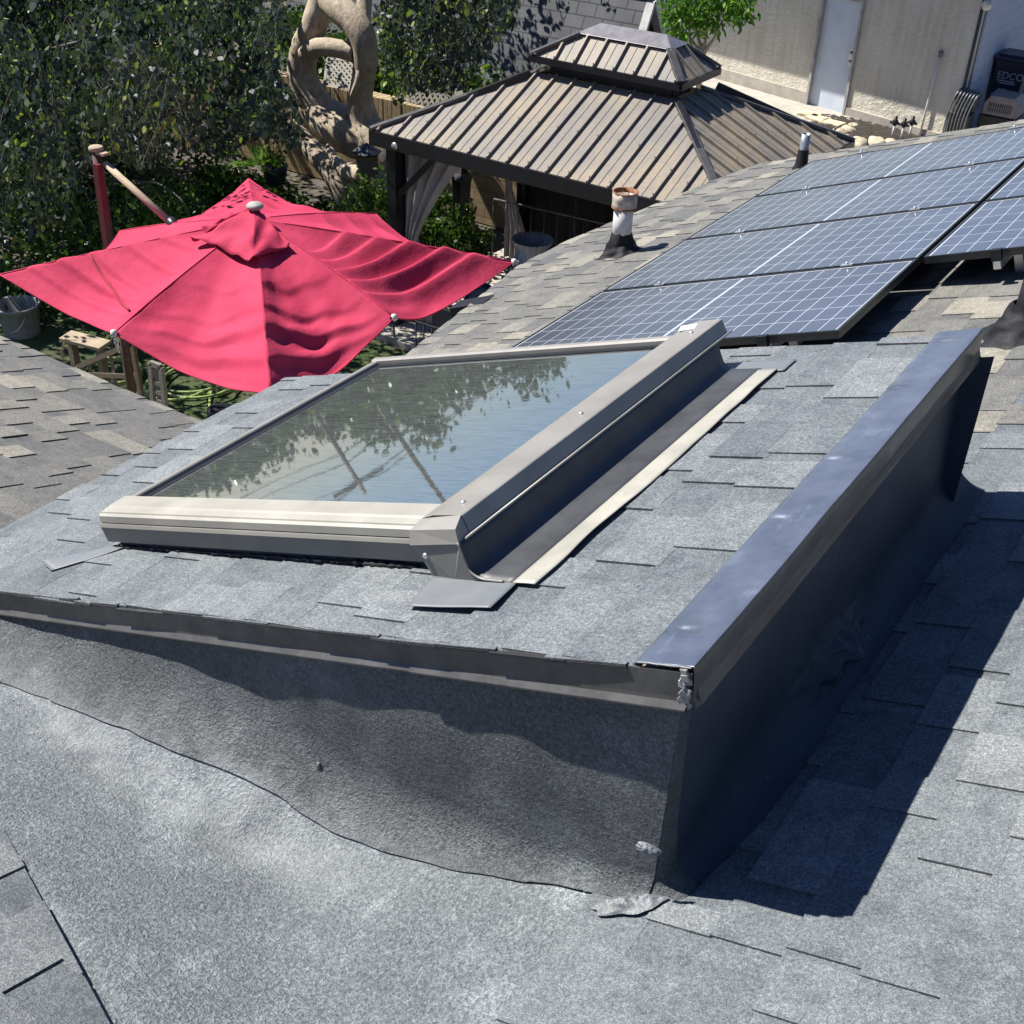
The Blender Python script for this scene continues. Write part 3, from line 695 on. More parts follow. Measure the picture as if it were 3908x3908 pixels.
def sheet(pts, nn, c_fn, amp):
    mb_ = MB(); A, B_, C_, D = [Vector(p) for p in pts]
    def f(u, v):
        p = A.lerp(B_, u).lerp(D.lerp(C_, u), v); p = p + NB * (amp * mnoise.noise(Vector((p.x * 7, p.y * 7, 1))) + c_fn(u, v)); return p
    mb_.grid(f, 16, 12); return mb_
shf = sheet([B3(-1.285, 1.63, .016), B3(-1.085, 1.65, .016), B3(-1.10, 1.775, .016), B3(-1.32, 1.765, .016)], 0, lambda u, v: .004 * (1 - v) ** 2, .003); shf.build('corner_flange', PATCH, skl, solid=.0015)
shf = sheet([B3(-2.655, 1.665, .022), B3(-2.59, 1.645, .014), B3(-2.455, 1.80, .014), B3(-2.51, 1.815, .014)], 0, lambda u, v: .010 * (1 - v) ** 2 * (1 - u), .004); shf.build('corner_flange', PATCH, skl, solid=.0015)
shf = sheet([B3(-1.2, 3.02, .0135), B3(-1.03, 3.02, .0135), B3(-1.03, 3.11, .0135), B3(-1.25, 3.11, .0135)], 0, lambda u, v: 0, .001); shf.build('corner_flange', PATCH, skl, solid=.001)
mb = MB(); rr = random.Random(3)   # bead of black sealant along the foot of the apron
mb.tube([B3(-2.5 + i * .0112, SY0 + .004 + rr.uniform(-.005, .003), .012) for i in range(100)], [rr.uniform(.002, .006) * (1.7 if i > 80 else 1) for i in range(100)], 6)
mb.build('black_sealant', TAR, skl)

# ------------------------------------------------------------------ solar panels
def P3(x, y, h=0): return Vector((x, y, K * x + CP)) + NB * h
PXL, PXM, PXR = -3.021, -1.358, .324
rows = [4.565 + 1.0144 * i for i in range(5)]
def panel(x0, x1, y0, y1, label, first=None):
    o = empty('solar_panel', P3((x0 + x1) / 2, (y0 + y1) / 2, -.04), label, 'solar panel', 'solar panels on the main roof')
    mb = MB(); th = .035; f = .012
    P = [(x0, y0), (x1, y0), (x1, y1), (x0, y1)]; Q = [(x0 + f, y0 + f), (x1 - f, y0 + f), (x1 - f, y1 - f), (x0 + f, y1 - f)]
    for i in range(4):
        j = (i + 1) % 4
        mb.add([P3(*P[i], 0), P3(*P[j], 0), P3(*Q[j], 0), P3(*Q[i], 0)], [(0, 1, 2, 3)])
        mb.add([P3(*P[i], 0), P3(*P[i], -.013), P3(*P[j], -.013), P3(*P[j], 0)], [(0, 1, 2, 3)])
        mb.add([P3(*P[i], -.013), P3(P[i][0] * .999 + P[(i + 2) % 4][0] * .001, P[i][1] * .999 + P[(i + 2) % 4][1] * .001, -.014), P3(P[j][0] * .999 + P[(j + 2) % 4][0] * .001, P[j][1] * .999 + P[(j + 2) % 4][1] * .001, -.014), P3(*P[j], -.013)], [(0, 1, 2, 3)])
        mb.add([P3(*P[i], -.014), P3(*P[i], -th), P3(*P[j], -th), P3(*P[j], -.014)], [(0, 1, 2, 3)])
    mb.add([P3(*P[i], -th) for i in (3, 2, 1, 0)], [(0, 1, 2, 3)])
    mb.build('frame', PFR, o)
    mb = MB(); mb.add([P3(*q, -.0035) for q in Q], [(0, 1, 2, 3)]); c = mb.build('cell_sheet', CELL, o)
    uv = c.data.uv_layers.new(name='UVMap')
    for li, q in zip(c.data.loops, ((0, 0), (1, 0), (1, 1), (0, 1))): uv.data[li.index].uv = q
    return o
PFR = simple('panel_frame', (.05, .052, .055), .35, .6)
rown = ['lowest', 'second', 'third', 'farthest']
for i in range(4):
    pl_ = panel(PXL, PXM - .012, rows[i] + .008, rows[i + 1] - .012, ['solar panel in the left column, nearest one, directly behind the skylight', 'solar panel in the left column, second from the skylight', 'solar panel in the left column, third from the skylight, beside the white vent pipe', 'solar panel in the left column, farthest from the skylight'][i])
    for fx in (.21, .8):
        mb = MB(); x = PXL + (PXM - PXL) * fx
        mb.box(P3(x, rows[i + 1] - .002, .004), (.06, .030, .006), RS); mb.lathe(P3(x, rows[i + 1] - .002, .006), [(.009, 0), (.009, .012), (0, .012)], 6, axis=NB); mb.build('clamp', SIL, pl_)
for i in range(1, 4):
    pl_ = panel(PXM + .012, PXR, rows[i] + .008, rows[i + 1] - .012, [None, 'solar panel at the right edge of the photo, nearest in the right column', 'solar panel at the right edge of the photo, middle of the right column', 'solar panel at the top right, farthest in the right column'][i])
    for fx in (.21, .8):
        mb = MB(); x = PXM + (PXR - PXM) * fx
        mb.box(P3(x, rows[i + 1] - .002, .004), (.06, .030, .006), RS); mb.lathe(P3(x, rows[i + 1] - .002, .006), [(.009, 0), (.009, .012), (0, .012)], 6, axis=NB); mb.build('clamp', SIL, pl_)
for x, ya, yb, lb in ((PXL + .36, 4.54, 8.65, 'lower rail under the left solar column'), (PXL + 1.35, 4.52, 8.65, 'upper aluminium rail end poking out under the nearest left solar panel'),
                      (PXM + .33, 5.53, 8.65, 'aluminium rail end showing under the right solar column')):
    o = empty('mounting_rail', P3(x, ya, -.1), lb, 'rail', 'rails under the solar panels')
    mb = MB(); mb.bar(P3(x, ya, -.058), P3(x, yb, -.058), .035, .038, NB); mb.build('rail_bar', SIL, o, bevel=.003)
    mb = MB(); mb.box(P3(x, ya + .015, -.012), (.045, .03, .05), RS); mb.build('end_clamp', BLK, o)
    for yy in (ya + .25, ya + 1.5, ya + 2.9): 
        mb = MB(); mb.box(P3(x + .03, yy, -.11), (.04, .05, .12), RS); mb.build('foot', SIL, o)

# ------------------------------------------------------------------ vent pipes
p0 = M3(-3.74, 7.12)
o = empty('vent_pipe', p0, 'white painted vent pipe with a rusty collar and tarred foot, left of the panels', 'pipe')
mb = MB(); rr = random.Random(8)
def tarcone(c, r0, r1, h, axis=(0, 0, 1), seed=0):
    mb = MB()
    def f(u, v):
        a = u * 2 * math.pi; r = r0 + (r1 - r0) * v ** .5
        nz = mnoise.noise(Vector((math.cos(a) * 2, math.sin(a) * 2, v * 4 + seed))); r *= 1 + .22 * nz * (1 - .6 * v)
        x, y = r * math.cos(a), r * math.sin(a)
        return Vector(c) + Vector((x, y, h * v + K * x * (1 - v) + .012 * nz))
    mb.grid(f, 40, 14); return mb
tarcone(p0, .17, .068, .16, seed=3).build('tar_boot', TAR, o)
mb = MB(); mb.tube([p0 + Vector((0, 0, .08)), p0 + Vector((0, 0, .36))], .066, 24, rough=.03, smoothcurve=4); mb.build('pipe_body', WHT, o)
mb = MB(); mb.lathe(p0 + Vector((0, 0, .33)), [(.068, 0), (.084, .004), (.083, .03), (.084, .06), (.087, .115), (.079, .115), (.076, .06), (.0, .055)], 28); mb.build('collar', RUST, o)
mb = MB(); mb.lathe(p0 + Vector((0, 0, .33)), [(.0845, .002), (.0865, .004), (.0865, .014), (.0845, .016)], 28); mb.lathe(p0 + Vector((0, 0, .44)), [(.088, 0), (.089, .006), (.078, .007), (.077, -.04)], 28); mb.build('rust_band', RUST2, o)
p1 = M3(-3.36, 9.35)
o = empty('vent_pipe', p1, 'thin black and silver vent pipe at the far edge of the panel roof', 'pipe')
mb = MB(); mb.lathe(p1, [(.075, -.03), (.05, .03), (.042, .14), (.04, .15)], 16); mb.build('tar_boot', TAR, o)
mb = MB(); mb.lathe(p1, [(.036, .1), (.036, .27), (.030, .27), (.028, .2)], 16); mb.build('pipe_body', simple('dull_steel', (.3, .32, .34), .4, .5, var=.6, scale=14), o)
p2 = M3(-.712, 4.85)
o = empty('vent_pipe', p2, 'black tarred pipe stub at the right edge of the photo behind the box', 'pipe')
tarcone(p2, .20, .075, .13, seed=9).build('tar_boot', TAR, o)
mb = MB(); mb.lathe(p2, [(.064, .08), (.062, .36), (.05, .36), (.048, .2)], 20); mb.build('pipe_body', TAR, o)
# small dark gutter box at the eave
e0 = [at(1736, 1185, 6.25), at(1893, 1150, 6.6)]
mb = MB(); mb.bar(Vector((-4.47, 6.22, 2.425)), Vector((-4.22, 6.26, 2.52)), .16, .10); o = mb.build('gutter_end', BLK); tag(o, 'short dark boxed eave end under the shingles beside the red umbrella', 'gutter')

# ------------------------------------------------------------------ red umbrella
umb = empty('cantilever_umbrella', (-6.4, 6.3, GZ), 'faded red cantilever umbrella with sagging canopy seen from above', 'umbrella')
HUB = Vector((-6.40, 6.32, 2.60)); ZC = 2.2
R8 = [atz(0, 1048, ZC), atz(435, 1272, ZC - .02), atz(1030, 1500, ZC - .04), atz(1505, 1212, ZC), atz(1962, 1000, ZC), Vector((-6.42, 7.74, 2.24)), atz(948, 682, ZC + .02), Vector((-7.83, 6.2, 2.2))]
RIBZ = [0.02, .05, .03, .06, .02, .05, .0, .05]
def ribpt(i, s_):
    p = HUB.lerp(R8[i], s_); p.z -= RIBZ[i] * 4 * s_ * (1 - s_) * -.5; return p
def canopy(i, u, v):
    """u across sector 0..1, v from hub 0 to edge 1"""
    a, b = ribpt(i, v), ribpt((i + 1) % 8, v); p = a.lerp(b, u); k_ = 4 * u * (1 - u)
    p = p.lerp(HUB, .07 * k_ * v)                        # scalloped edge
    sag = SAG[i] * k_ * (v ** 1.3) * (1.25 - .35 * v)
    fold = math.sin(v * 9 + i * 1.7 + 3 * u) * .016 * k_ * v + .014 * v * k_ * mnoise.noise(Vector((p.x * 2.2, p.y * 2.2, i)))
    fold += .004 * mnoise.noise(Vector((p.x * 7, p.y * 7, 3 + i))) * v
    # pleats hanging from the edge folds of each side
    fold += PL[i] * max(0, v - .25) * (math.sin(u * 17 + i * 2 + 2.5 * mnoise.noise(Vector((v * 2, i, 0))))) * .5 * min(1, k_ * 2)
    ss = max(0, min(1, (v - .42) / .4))
    rg = lambda x, w_: math.exp(-(x / (w_ * .3)) ** 2) if x > 0 else math.exp(-(x / w_) ** 2)
    if i in (1, 2):      # swags hanging from the front rib towards the neighbouring tips
        d = 1 - u if i == 1 else u; big = 1.0 if i == 2 else .75; wob = .012 * math.sin(14 * d + i)
        for v0, sl, am in ((.40, .16, .030), (.53, .26, .045), (.655, .27, .085), (.83, .15, .075), (.93, .06, .03)):
            fold -= big * am * rg(v - v0 - sl * d - wob, .085) * max(0, math.sin(math.pi * min(1, .06 + d * .94))) ** .6 * (1 - .5 * d)
        fold += .045 * k_ * ss
    if i in (0, 3):      # creases dropping from the outer rib of each wing
        d = u if i == 0 else 1 - u; prf = math.sin(math.pi * min(1, .03 + d * .97)) ** .45 * (1 - .35 * d)
        for v0, sl, am in (((.36, -.05, .022), (.50, .03, .035), (.64, .06, .03), (.76, .02, .045), (.88, .0, .03)) if i == 0 else ((.34, .05, .03), (.46, .02, .03), (.58, .0, .065), (.72, -.04, .07), (.84, -.05, .04))):
            fold -= am * rg((v - v0 - sl * d) * (1 if i == 0 else -1), .055) * prf
        fold += .03 * k_ * v
    if i in (4, 5, 6, 7):
        for v0, am in ((.35, .02), (.55, .03), (.75, .03)): fold -= am * rg(v - v0 - .15 * u, .06) * k_
    fold *= 1 - .65 * max(0, (v - .88) / .12) * (1 if i != 3 else .4)
    fold += .006 * k_ * math.sin(38 * v + 5 * u + 2 * mnoise.noise(p * 3)) * v
    p.z -= sag + fold
    return p
SAG = [.16, .21, .25, .20, .15, .12, .12, .16]; PL = [.0, .03, .035, .0, .03, .03, .03, .02]
mb = MB()
for i in range(8): mb.grid(lambda u, v, i=i: canopy(i, u, .035 + .965 * v), 60, 130)
mb.build('canopy', RED, umb, solid=.002)
mb = MB()   # hem and rib pockets: thin raised seams
for i in range(8): mb.tube([ribpt(i, .1 + .9 * t / 12) + Vector((0, 0, .001)) for t in range(13)], .006, 6)
for i in range(8): mb.tube([canopy(i, t / 16, 1.0) for t in range(17)], .006, 5)
mb.build('seam', RED, umb)
# vent cap on top: small crumpled square over the hub
capc = [atz(u, v, z) for u, v, z in ((728, 925, 2.50), (965, 1005, 2.50), (1108, 945, 2.50), (1010, 835, 2.58), (880, 830, 2.6), (770, 880, 2.55))]
HC = HUB + Vector((0, 0, .10))
def cap(u, v):
    n = len(capc); t = u * n; i = int(t) % n; f = t - int(t); e = capc[i].lerp(capc[(i + 1) % n], f)
    e = e.lerp(HC, .10 * math.sin(math.pi * f)); p = HC.lerp(e, v)
    p.z -= .035 * v * math.sin(math.pi * f) + .03 * v * mnoise.noise(Vector((p.x * 9, p.y * 9, 1))) - .02 * v + .02 * v * math.sin(v * 11 + 4 * f)
    p.z = max(p.z, HUB.lerp(R8[0], min(1, (Vector((p.x, p.y, 0)) - Vector((HUB.x, HUB.y, 0))).length / 1.9)).z - .02)
    return p
mb = MB(); mb.grid(cap, 96, 18); mb.build('vent_flap', RED, umb, solid=.002)
mb = MB(); mb.lathe(HC + Vector((.02, -.02, -.01)), [(.0, .045), (.045, .042), (.062, .028), (.064, .012), (.05, 0)], 20); mb.build('finial', simple('grey_knob', (.30, .29, .26), .7), umb)
mb = MB(); PT = Vector((-8.10, 6.30, 2.78))
PB = Vector((-8.02, 6.22, GZ)); mb.tube([PB, PT], .038, 12); mb.build('post', mat_wood('dark_post', (.05, .03, .022), (.12, .075, .05)), umb)
mb = MB(); mb.box(PT.lerp(PB, .20) + Vector((.03, -.045, 0)), (.06, .05, 1.15), Matrix.Rotation(.03, 3, 'Y')); mb.build('post_cover', simple('red_paint', (.085, .008, .016), .5), umb)
mb = MB(); mb.lathe(PT, [(.0, .035), (.05, .034), (.058, .028), (.058, .005), (.052, 0)], 18); mb.box(PT + Vector((.07, .0, -.01)), (.09, .06, .02)); mb.build('post_cap', WOODL, umb)
mb = MB(); mb.tube([PT + Vector((.09, 0, -.09)), Vector((-7.27, 6.27, 2.37))], .028, 12); mb.build('strut', WOODL, umb)
mb = MB(); mb.tube([Vector((-7.30, 6.27, 2.40)), Vector((-7.22, 6.27, 2.33))], [.04, .045], 12); mb.lathe(Vector((-7.24, 6.27, 2.345)), [(.09, -.01), (.088, .004), (.03, .008)], 16); mb.build('bracket', BLK, umb)
mb = MB(); mb.tube([HUB - Vector((0, 0, .3)), HUB], .03, 10); mb.build('hub', BLK, umb)
for i in range(8):
    mb = MB(); mb.tube([HUB - Vector((0, 0, .06)), ribpt(i, .97) - Vector((0, 0, .04))], .010, 6); mb.build('rib', WOODL, umb)
for i in (1, 3, 4, 2):
    p = R8[i]; mb = MB(); rr = random.Random(i)
    for k_ in range(5):
        q = p + Vector((rr.uniform(-.03, .03), rr.uniform(-.03, .03), rr.uniform(-.03, .02))); mb.tube([q, q + Vector((rr.uniform(-.04, .04), rr.uniform(-.03, .03), rr.uniform(-.16, -.03)))], .007, 5, mi=k_ % 2)
    mb.lathe(p, [(.0, .03), (.022, .02), (.026, -.01), (.0, -.03)], 10, mi=1); mb.build('rib_tie', [BLK, WHT], umb)
mb = MB(); q0 = atz(345, 990, 2.235)   # strap lying on the left wing
q0 = canopy(0, .0, .62) ; L_ = [canopy(0, .02 + .9 * t / 12, .66 + .2 * t / 12) + Vector((0, 0, .012)) for t in range(13)]
mb.tube(L_, .010, 5); mb.build('strap', simple('dark_red_cord', (.25, .012, .03), .8), umb)
# ------------------------------------------------------------------ gazebo
GX0, GX1, GY0, GY1, GE = -8.757, -4.385, 10.50, 13.76, 1.90
gz = empty('gazebo', (-6.55, 12.1, GZ + .06), 'hardtop gazebo with two-tier brown metal hip roof and grey curtains', 'gazebo')
TX0, TX1, TY0, TY1, TZ = GX0 + 1.33, GX1 - 1.33, GY0 + 1.33, GY1 - 1.33, 2.50
UX0, UX1, UY0, UY1, UZ = -7.48, -5.64, 11.74, 12.66, 2.69
CX0, CX1, CY0_, CY1_, CZ = -7.04, -5.94, 12.02, 12.36, 2.925
def hip(name, lo, hi, mat, parent):
    (x0, x1, y0, y1, z0), (X0, X1, Y0, Y1, Z0) = lo, hi
    L4 = [Vector((x0, y0, z0)), Vector((x1, y0, z0)), Vector((x1, y1, z0)), Vector((x0, y1, z0))]
    H4 = [Vector((X0, Y0, Z0)), Vector((X1, Y0, Z0)), Vector((X1, Y1, Z0)), Vector((X0, Y1, Z0))]
    mb = MB(); hips = []; bl = []
    for i in range(4):
        j = (i + 1) % 4; a, b, c, d = L4[i], L4[j], H4[j], H4[i]; nrm = (b - a).cross(d - a).normalized()
        mb.add([a, b, c, d], [(0, 1, 2, 3)])
        e = (b - a).normalized(); L = (b - a).length; ta = (d - a).dot(e); tb = L - (c - b).dot(-e)
        per = (d - a) - e * ta; st = .245; n = int(L / st); off = (L - n * st) / 2
        for k_ in range(n + 1):
            s_ = off + k_ * st
            if s_ < .06 or s_ > L - .06: continue
            f = 1.0
            if s_ < ta: f = s_ / ta
            if s_ > tb: f = (L - s_) / (L - tb)
            p, q = a + e * s_, a + e * s_ + per * f
            mb.bar(p + nrm * .016, q + nrm * .016, .020, .034, nrm)
            if i < 2: bl.extend([(p.lerp(q, .04) + nrm * .041, nrm), (p.lerp(q, .45) + nrm * .041, nrm)])
            # fold line at mid pan
            s2 = s_ + st / 2
            if s2 < L - .1:
                f2 = 1.0
                if s2 < ta: f2 = s2 / ta
                if s2 > tb: f2 = (L - s2) / (L - tb)
                mb.bar(a + e * s2 + nrm * .002, a + e * s2 + per * f2 + nrm * .002, .006, .007, nrm)
        hips.append((a, d))
    o1 = mb.build(name, mat, parent)
    for a, d in hips: MB().bar(a + Vector((0, 0, .02)), d + Vector((0, 0, .02)), .085, .035).build('hip_cap', GZD, o1, bevel=.004)
    for p, nn_ in (bl if name == 'lower_roof' else bl[::2]): MB().lathe(p, [(.009, 0), (.007, .005), (0, .006)], 6, axis=nn_).build('bolt', ALUD, o1)
    return o1
GZD = simple('dark_trim', (.085, .08, .08), .4, .3)
hip('lower_roof', (GX0, GX1, GY0, GY1, GE), (TX0, TX1, TY0, TY1, TZ), GAZ, gz)
hip('upper_roof', (UX0, UX1, UY0, UY1, UZ), (CX0, CX1, CY0_, CY1_, CZ), GAZ, gz)
mb = MB(); z2 = CZ + .02; a = [Vector(p) for p in ((CX0 - .03, CY0_ - .03, z2), (CX1 + .03, CY0_ - .03, z2), (CX1 + .03, CY1_ + .03, z2), (CX0 - .03, CY1_ + .03, z2), (CX0 + .16, 12.19, z2 + .10), (CX1 - .14, 12.19, z2 + .10))]
mb.add(a, [(0, 1, 5, 4), (1, 2, 5), (2, 3, 4, 5), (3, 0, 4), (3, 2, 1, 0)]); mb.build('roof_cap', simple('cap_metal', (.20, .19, .20), .35, .4), gz, bevel=.004)
mb = MB()
for (x0, x1, y0, y1, z, h) in ((GX0, GX1, GY0, GY1, GE, .16), (UX0, UX1, UY0, UY1, UZ, .07)):
    for a, b in (((x0, y0), (x1, y0)), ((x1, y0), (x1, y1)), ((x1, y1), (x0, y1)), ((x0, y1), (x0, y0))):
        mb.bar((a[0], a[1], z - h / 2 + .005), (b[0], b[1], z - h / 2 + .005), .05, h)
mb.build('eave_beam', BLK, gz)
mb = MB()
for (x0, y0, x1, y1) in ((TX0 + .1, TY0 + .1, TX1 - .1, TY0 + .1), (TX1 - .1, TY0 + .1, TX1 - .1, TY1 - .1), (TX1 - .1, TY1 - .1, TX0 + .1, TY1 - .1), (TX0 + .1, TY1 - .1, TX0 + .1, TY0 + .1)):
    mb.bar((x0, y0, 2.58), (x1, y1, 2.58), .03, .2)
mb.build('vent_frame', BLK, gz)
for a, b in (((GX0, GY0), (UX0, UY0)), ((GX1, GY0), (UX1, UY0)), ((GX1, GY1), (UX1, UY1)), ((GX0, GY1), (UX0, UY1))): MB().bar((a[0], a[1], GE - .06), (b[0], b[1], 2.5), .05, .08).build('rafter', BLK, gz)
for (x, y) in ((GX0 + .17, GY0 + .2), (GX1 - .17, GY0 + .2), (GX1 - .17, GY1 - .2), (GX0 + .12, GY1 - .25)):
    mb = MB(); mb.box((x, y, (GZ + .06 + GE - .1) / 2), (.13, .13, GE - .1 - GZ - .06)); mb.build('post', BLK, gz, bevel=.004)
for sx, sy in ((1, 0), (0, 1)):
    mb = MB(); b0 = Vector((GX0 + .17, GY0 + .2, 1.1)); mb.bar(b0, b0 + Vector((sx * .6, sy * .6, .62)), .06, .06); mb.build('brace', BLK, gz)
# tied curtain on the near left post
def curtain(x, y, wtop, wtie, seed, ztop=1.72, ztie=.55, zb=GZ + .1, sk_=1):
    mb = MB()
    def f(u, v):
        z = ztop + (zb - ztop) * v; vt = (ztop - ztie) / (ztop - zb)
        wd = wtie + (wtop - wtie) * abs(1 - v / vt) ** 1.3 if v < vt else wtie + .22 * min(1, (v - vt) / .25)
        fold = .035 * math.sin(u * 26 + seed) * (.5 + .8 * abs(v - vt)) + .01 * mnoise.noise(Vector((u * 5, v * 5, seed)))
        return Vector((x + sk_ * u * wd, y - .06 + fold, z))
    mb.grid(f, 60, 36); return mb
curtain(GX0 + .20, GY0 + .40, .85, .16, 1).build('curtain', CURT, gz, solid=.003)
def net(x0, y0, x1, y1):
    mb = MB(); n_ = int(math.hypot(x1 - x0, y1 - y0) * 30)
    mb.grid(lambda u, v: Vector((x0 + (x1 - x0) * u + .02 * math.sin(u * n_) * (y1 != y0), y0 + (y1 - y0) * u + .02 * math.sin(u * n_) * (x1 != x0), 1.72 + (GZ + .1 - 1.72) * v)), max(20, n_ * 2), 8); return mb
NET = simple('black_netting', (.010, .010, .014), .9, var=.3)
net(GX0 + .10, GY0 + .28, GX0 + .10, GY0 + .75).build('netting', NET, gz, solid=.003)  # netting added here to block sun from the tied curtain
net(GX0 + .15, GY1 - .18, GX1 - .1, GY1 - .18).build('netting', NET, gz, solid=.003)
net(GX1 - .1, GY1 - .2, GX1 - .1, GY0 + .3).build('netting', NET, gz, solid=.003)
mb = MB(); mb.lathe((GX0 + .27, GY0 + .34, .50), [(.10, -.05), (.115, -.04), (.115, .09), (.10, .1)], 14); mb.build('tie_back', simple('pale_band', (.42, .42, .44), .7), gz)
curtain(GX0 + .0, GY1 - .45, .25, .1, 7).build('curtain', CURT, gz, solid=.003)
mb = MB(); mb.lathe((GX0 + .36, GY0 - .03, 1.80), [(0, .006), (.04, .004), (.042, -.004)], 14, axis=(0, -1, 0)); mb.build('badge', SIL, gz)
# things under the gazebo
o = empty('urn', (-7.25, 11.6, GZ + .06), 'large pale fluted urn standing in the shade under the gazebo', 'urn')
mb = MB(); prof = [(.16, 0), (.24, .1), (.33, .35), (.34, .5), (.27, .75), (.19, .92), (.17, 1.0), (.22, 1.08), (.25, 1.12), (.22, 1.11), (.15, 1.0), (.14, .8)]
def urn(u, v):
    t = v * (len(prof) - 1); i = min(int(t), len(prof) - 2); f = t - i; r = prof[i][0] * (1 - f) + prof[i + 1][0] * f; z = prof[i][1] * (1 - f) + prof[i + 1][1] * f
    r *= 1 + .03 * math.cos(u * 2 * math.pi * 22); a = u * 2 * math.pi; return Vector((-7.25 + r * math.cos(a), 11.6 + r * math.sin(a), GZ + .06 + z))
mb.grid(urn, 132, 44); mb.build('urn_body', simple('pale_ceramic', (.26, .28, .34), .4), o)
mb = MB(); mb.lathe((-7.62, 11.15, GZ + .38), [(0, .02), (.2, .018), (.27, 0), (.26, -.01)], 24, axis=(0.2, -1, .25)); mb.tube([(-7.62, 11.15, GZ + .06), (-7.62, 11.15, GZ + .3)], .03, 8)
tag(mb.build('round_fan', simple('navy_disc', (.03, .035, .07), .4)), 'dark blue round disc leaning against the pale urn', 'disc')
RAILG = simple('dull_rail', (.10, .10, .11), .5)
o = empty('metal_railing', (-7.0, 12.9, GZ + .06), 'thin grey metal railing in the shade behind the urn', 'railing')
mb = MB(); mb.tube([(-8.5, 12.6, .62), (-5.0, 12.9, .62)], .012, 6); mb.tube([(-8.5, 12.6, -.2), (-5.0, 12.9, -.2)], .010, 6); mb.build('rail', RAILG, o)
for i in range(20):
    mb = MB(); t = i / 19; x = -8.5 + 3.5 * t; y = 12.6 + .3 * t; mb.tube([(x, y, -.2), (x, y, .62)], .007, 5); mb.build('baluster', RAILG, o)

# ------------------------------------------------------------------ block wall, lattice, shed roof
o = empty('block_wall', (-12, 14.4, GZ), 'tan concrete block wall running behind the gazebo and the old tree', 'wall')
mb = MB(); mb.box((-14.5, 14.42, (.62 + GZ) / 2), (22, .22, .62 - GZ)); mb.build('block_face', BLOCK, o)
mb = MB(); rr = random.Random(4); x = -25.4
TANF = simple('tan_cap_block', (.34, .26, .15), .9, var=.25, scale=10, bstr=.3)
while x < -3.7:
    mb.box((x, 14.42 + rr.uniform(-.004, .004), .80), (.078, .235, .36 + rr.uniform(-.006, .006))); x += .085
mb.build('fluted_cap', TANF, o, bevel=.006)
def lattice(name, A, B_, C_, D, label, nst, wd, mat, frame=True, diag=True, seed=0, skip=.0):
    A, B_, C_, D = [Vector(p) for p in (A, B_, C_, D)]; o = empty(name, A.lerp(B_, .5), label, 'lattice'); nrm = (B_ - A).cross(D - A).normalized()
    def P(u, v): return A.lerp(B_, u).lerp(D.lerp(C_, u), v)
    mb = MB(); rr = random.Random(seed); asp = (B_ - A).length / (D - A).length
    for fam in (0, 1):
        for k_ in range(-nst * 2, nst * 3):
            if diag:
                u0 = k_ / nst; du = (1 / asp) * (1 if fam == 0 else -1)
                ts = [0, 1]
                pts = [(u0, 0.0), (u0 + du, 1.0)]
                # clip to 0..1 in u
                lo_, hi_ = 0.0, 1.0
                if abs(du) > 1e-6:
                    t1, t2 = (0 - u0) / du, (1 - u0) / du
                    lo_, hi_ = max(0, min(t1, t2)), min(1, max(t1, t2))
                if lo_ >= hi_: continue
                a, b = P(u0 + du * lo_, lo_), P(u0 + du * hi_, hi_)
            else:
                if not 0 <= k_ <= (nst if fam == 0 else max(2, int(nst / asp))): continue
                if fam == 0: a, b = P(k_ / nst, 0), P(k_ / nst, 1)
                else: kk = max(2, int(nst / asp)); a, b = P(0, k_ / kk), P(1, k_ / kk)
            if rr.random() < skip: continue
            mb.bar(a + nrm * (.008 if fam else -.002), b + nrm * (.008 if fam else -.002), wd, .009, nrm)
    mb.build('slats', mat, o)
    if frame:
        fb = MB()
        for a, b in ((A, B_), (B_, C_), (C_, D), (D, A)): fb.bar(a, b, .045, .035, nrm)
        fb.build('frame', mat, o)
    return o
LW = mat_wood('weathered_lattice', (.13, .12, .105), (.25, .235, .2))
lattice('lattice_panel', at(1500, 412, 14.35), at(1790, 430, 14.35), at(1745, 300, 14.55), at(1590, 285, 14.55), 'grey diamond lattice leaning on the block wall between tree and gazebo', 12, .035, LW, seed=1)
lattice('lattice_panel', at(1240, 325, 14.35), at(1360, 345, 14.35), at(1370, 235, 14.7), at(1250, 225, 14.7), 'grey lattice seen through the loop of the tree trunk', 6, .035, LW, seed=2)
nb = empty('garden_shed', (-10.6, 17, GZ), 'shed with dark shingle roof and timber gable behind the wall, in dappled shade', 'shed')
SHR = M('big_shingles'); br = SHR.n('TexBrick'); br.offset = .5; uvv = SHR.n('TexCoord').outputs['UV']; SHR.l(uvv, br.inputs['Vector'])
for k_, v in (('Scale', 1), ('Mortar Size', .010), ('Brick Width', .32), ('Row Height', .19)): br.inputs[k_].default_value = v
br.inputs['Color1'].default_value = (.08, .083, .09, 1); br.inputs['Color2'].default_value = (.095, .098, .105, 1); br.inputs['Mortar'].default_value = (.035, .035, .04, 1)
nn = SHR.noise(2, 5, .6); SHR.set(SHR.mix(1, br.outputs['Color'], SHR.ramp(nn, [(.3, (.8, .8, .8)), (.7, (1.3, 1.3, 1.3))]), 'MULTIPLY'), .85, bump=SHR.math('SUBTRACT', SHR.math('MULTIPLY', SHR.noise(80, 2), .3), br.outputs['Fac']), bstr=.6, bdist=.02)
AP = Vector((-8.8, 16.93, 2.42)); LB = Vector((-8.8, 16.10, .80)); RB = Vector((-8.8, 17.9, .95))
mb = MB(); X0s = -15.5
mb.add([Vector((X0s, LB.y - .25, LB.z - .5)), Vector((-8.72, LB.y - .25, LB.z - .5)), Vector((-8.72, AP.y, AP.z)), Vector((X0s, AP.y, AP.z))], [(0, 1, 2, 3)])
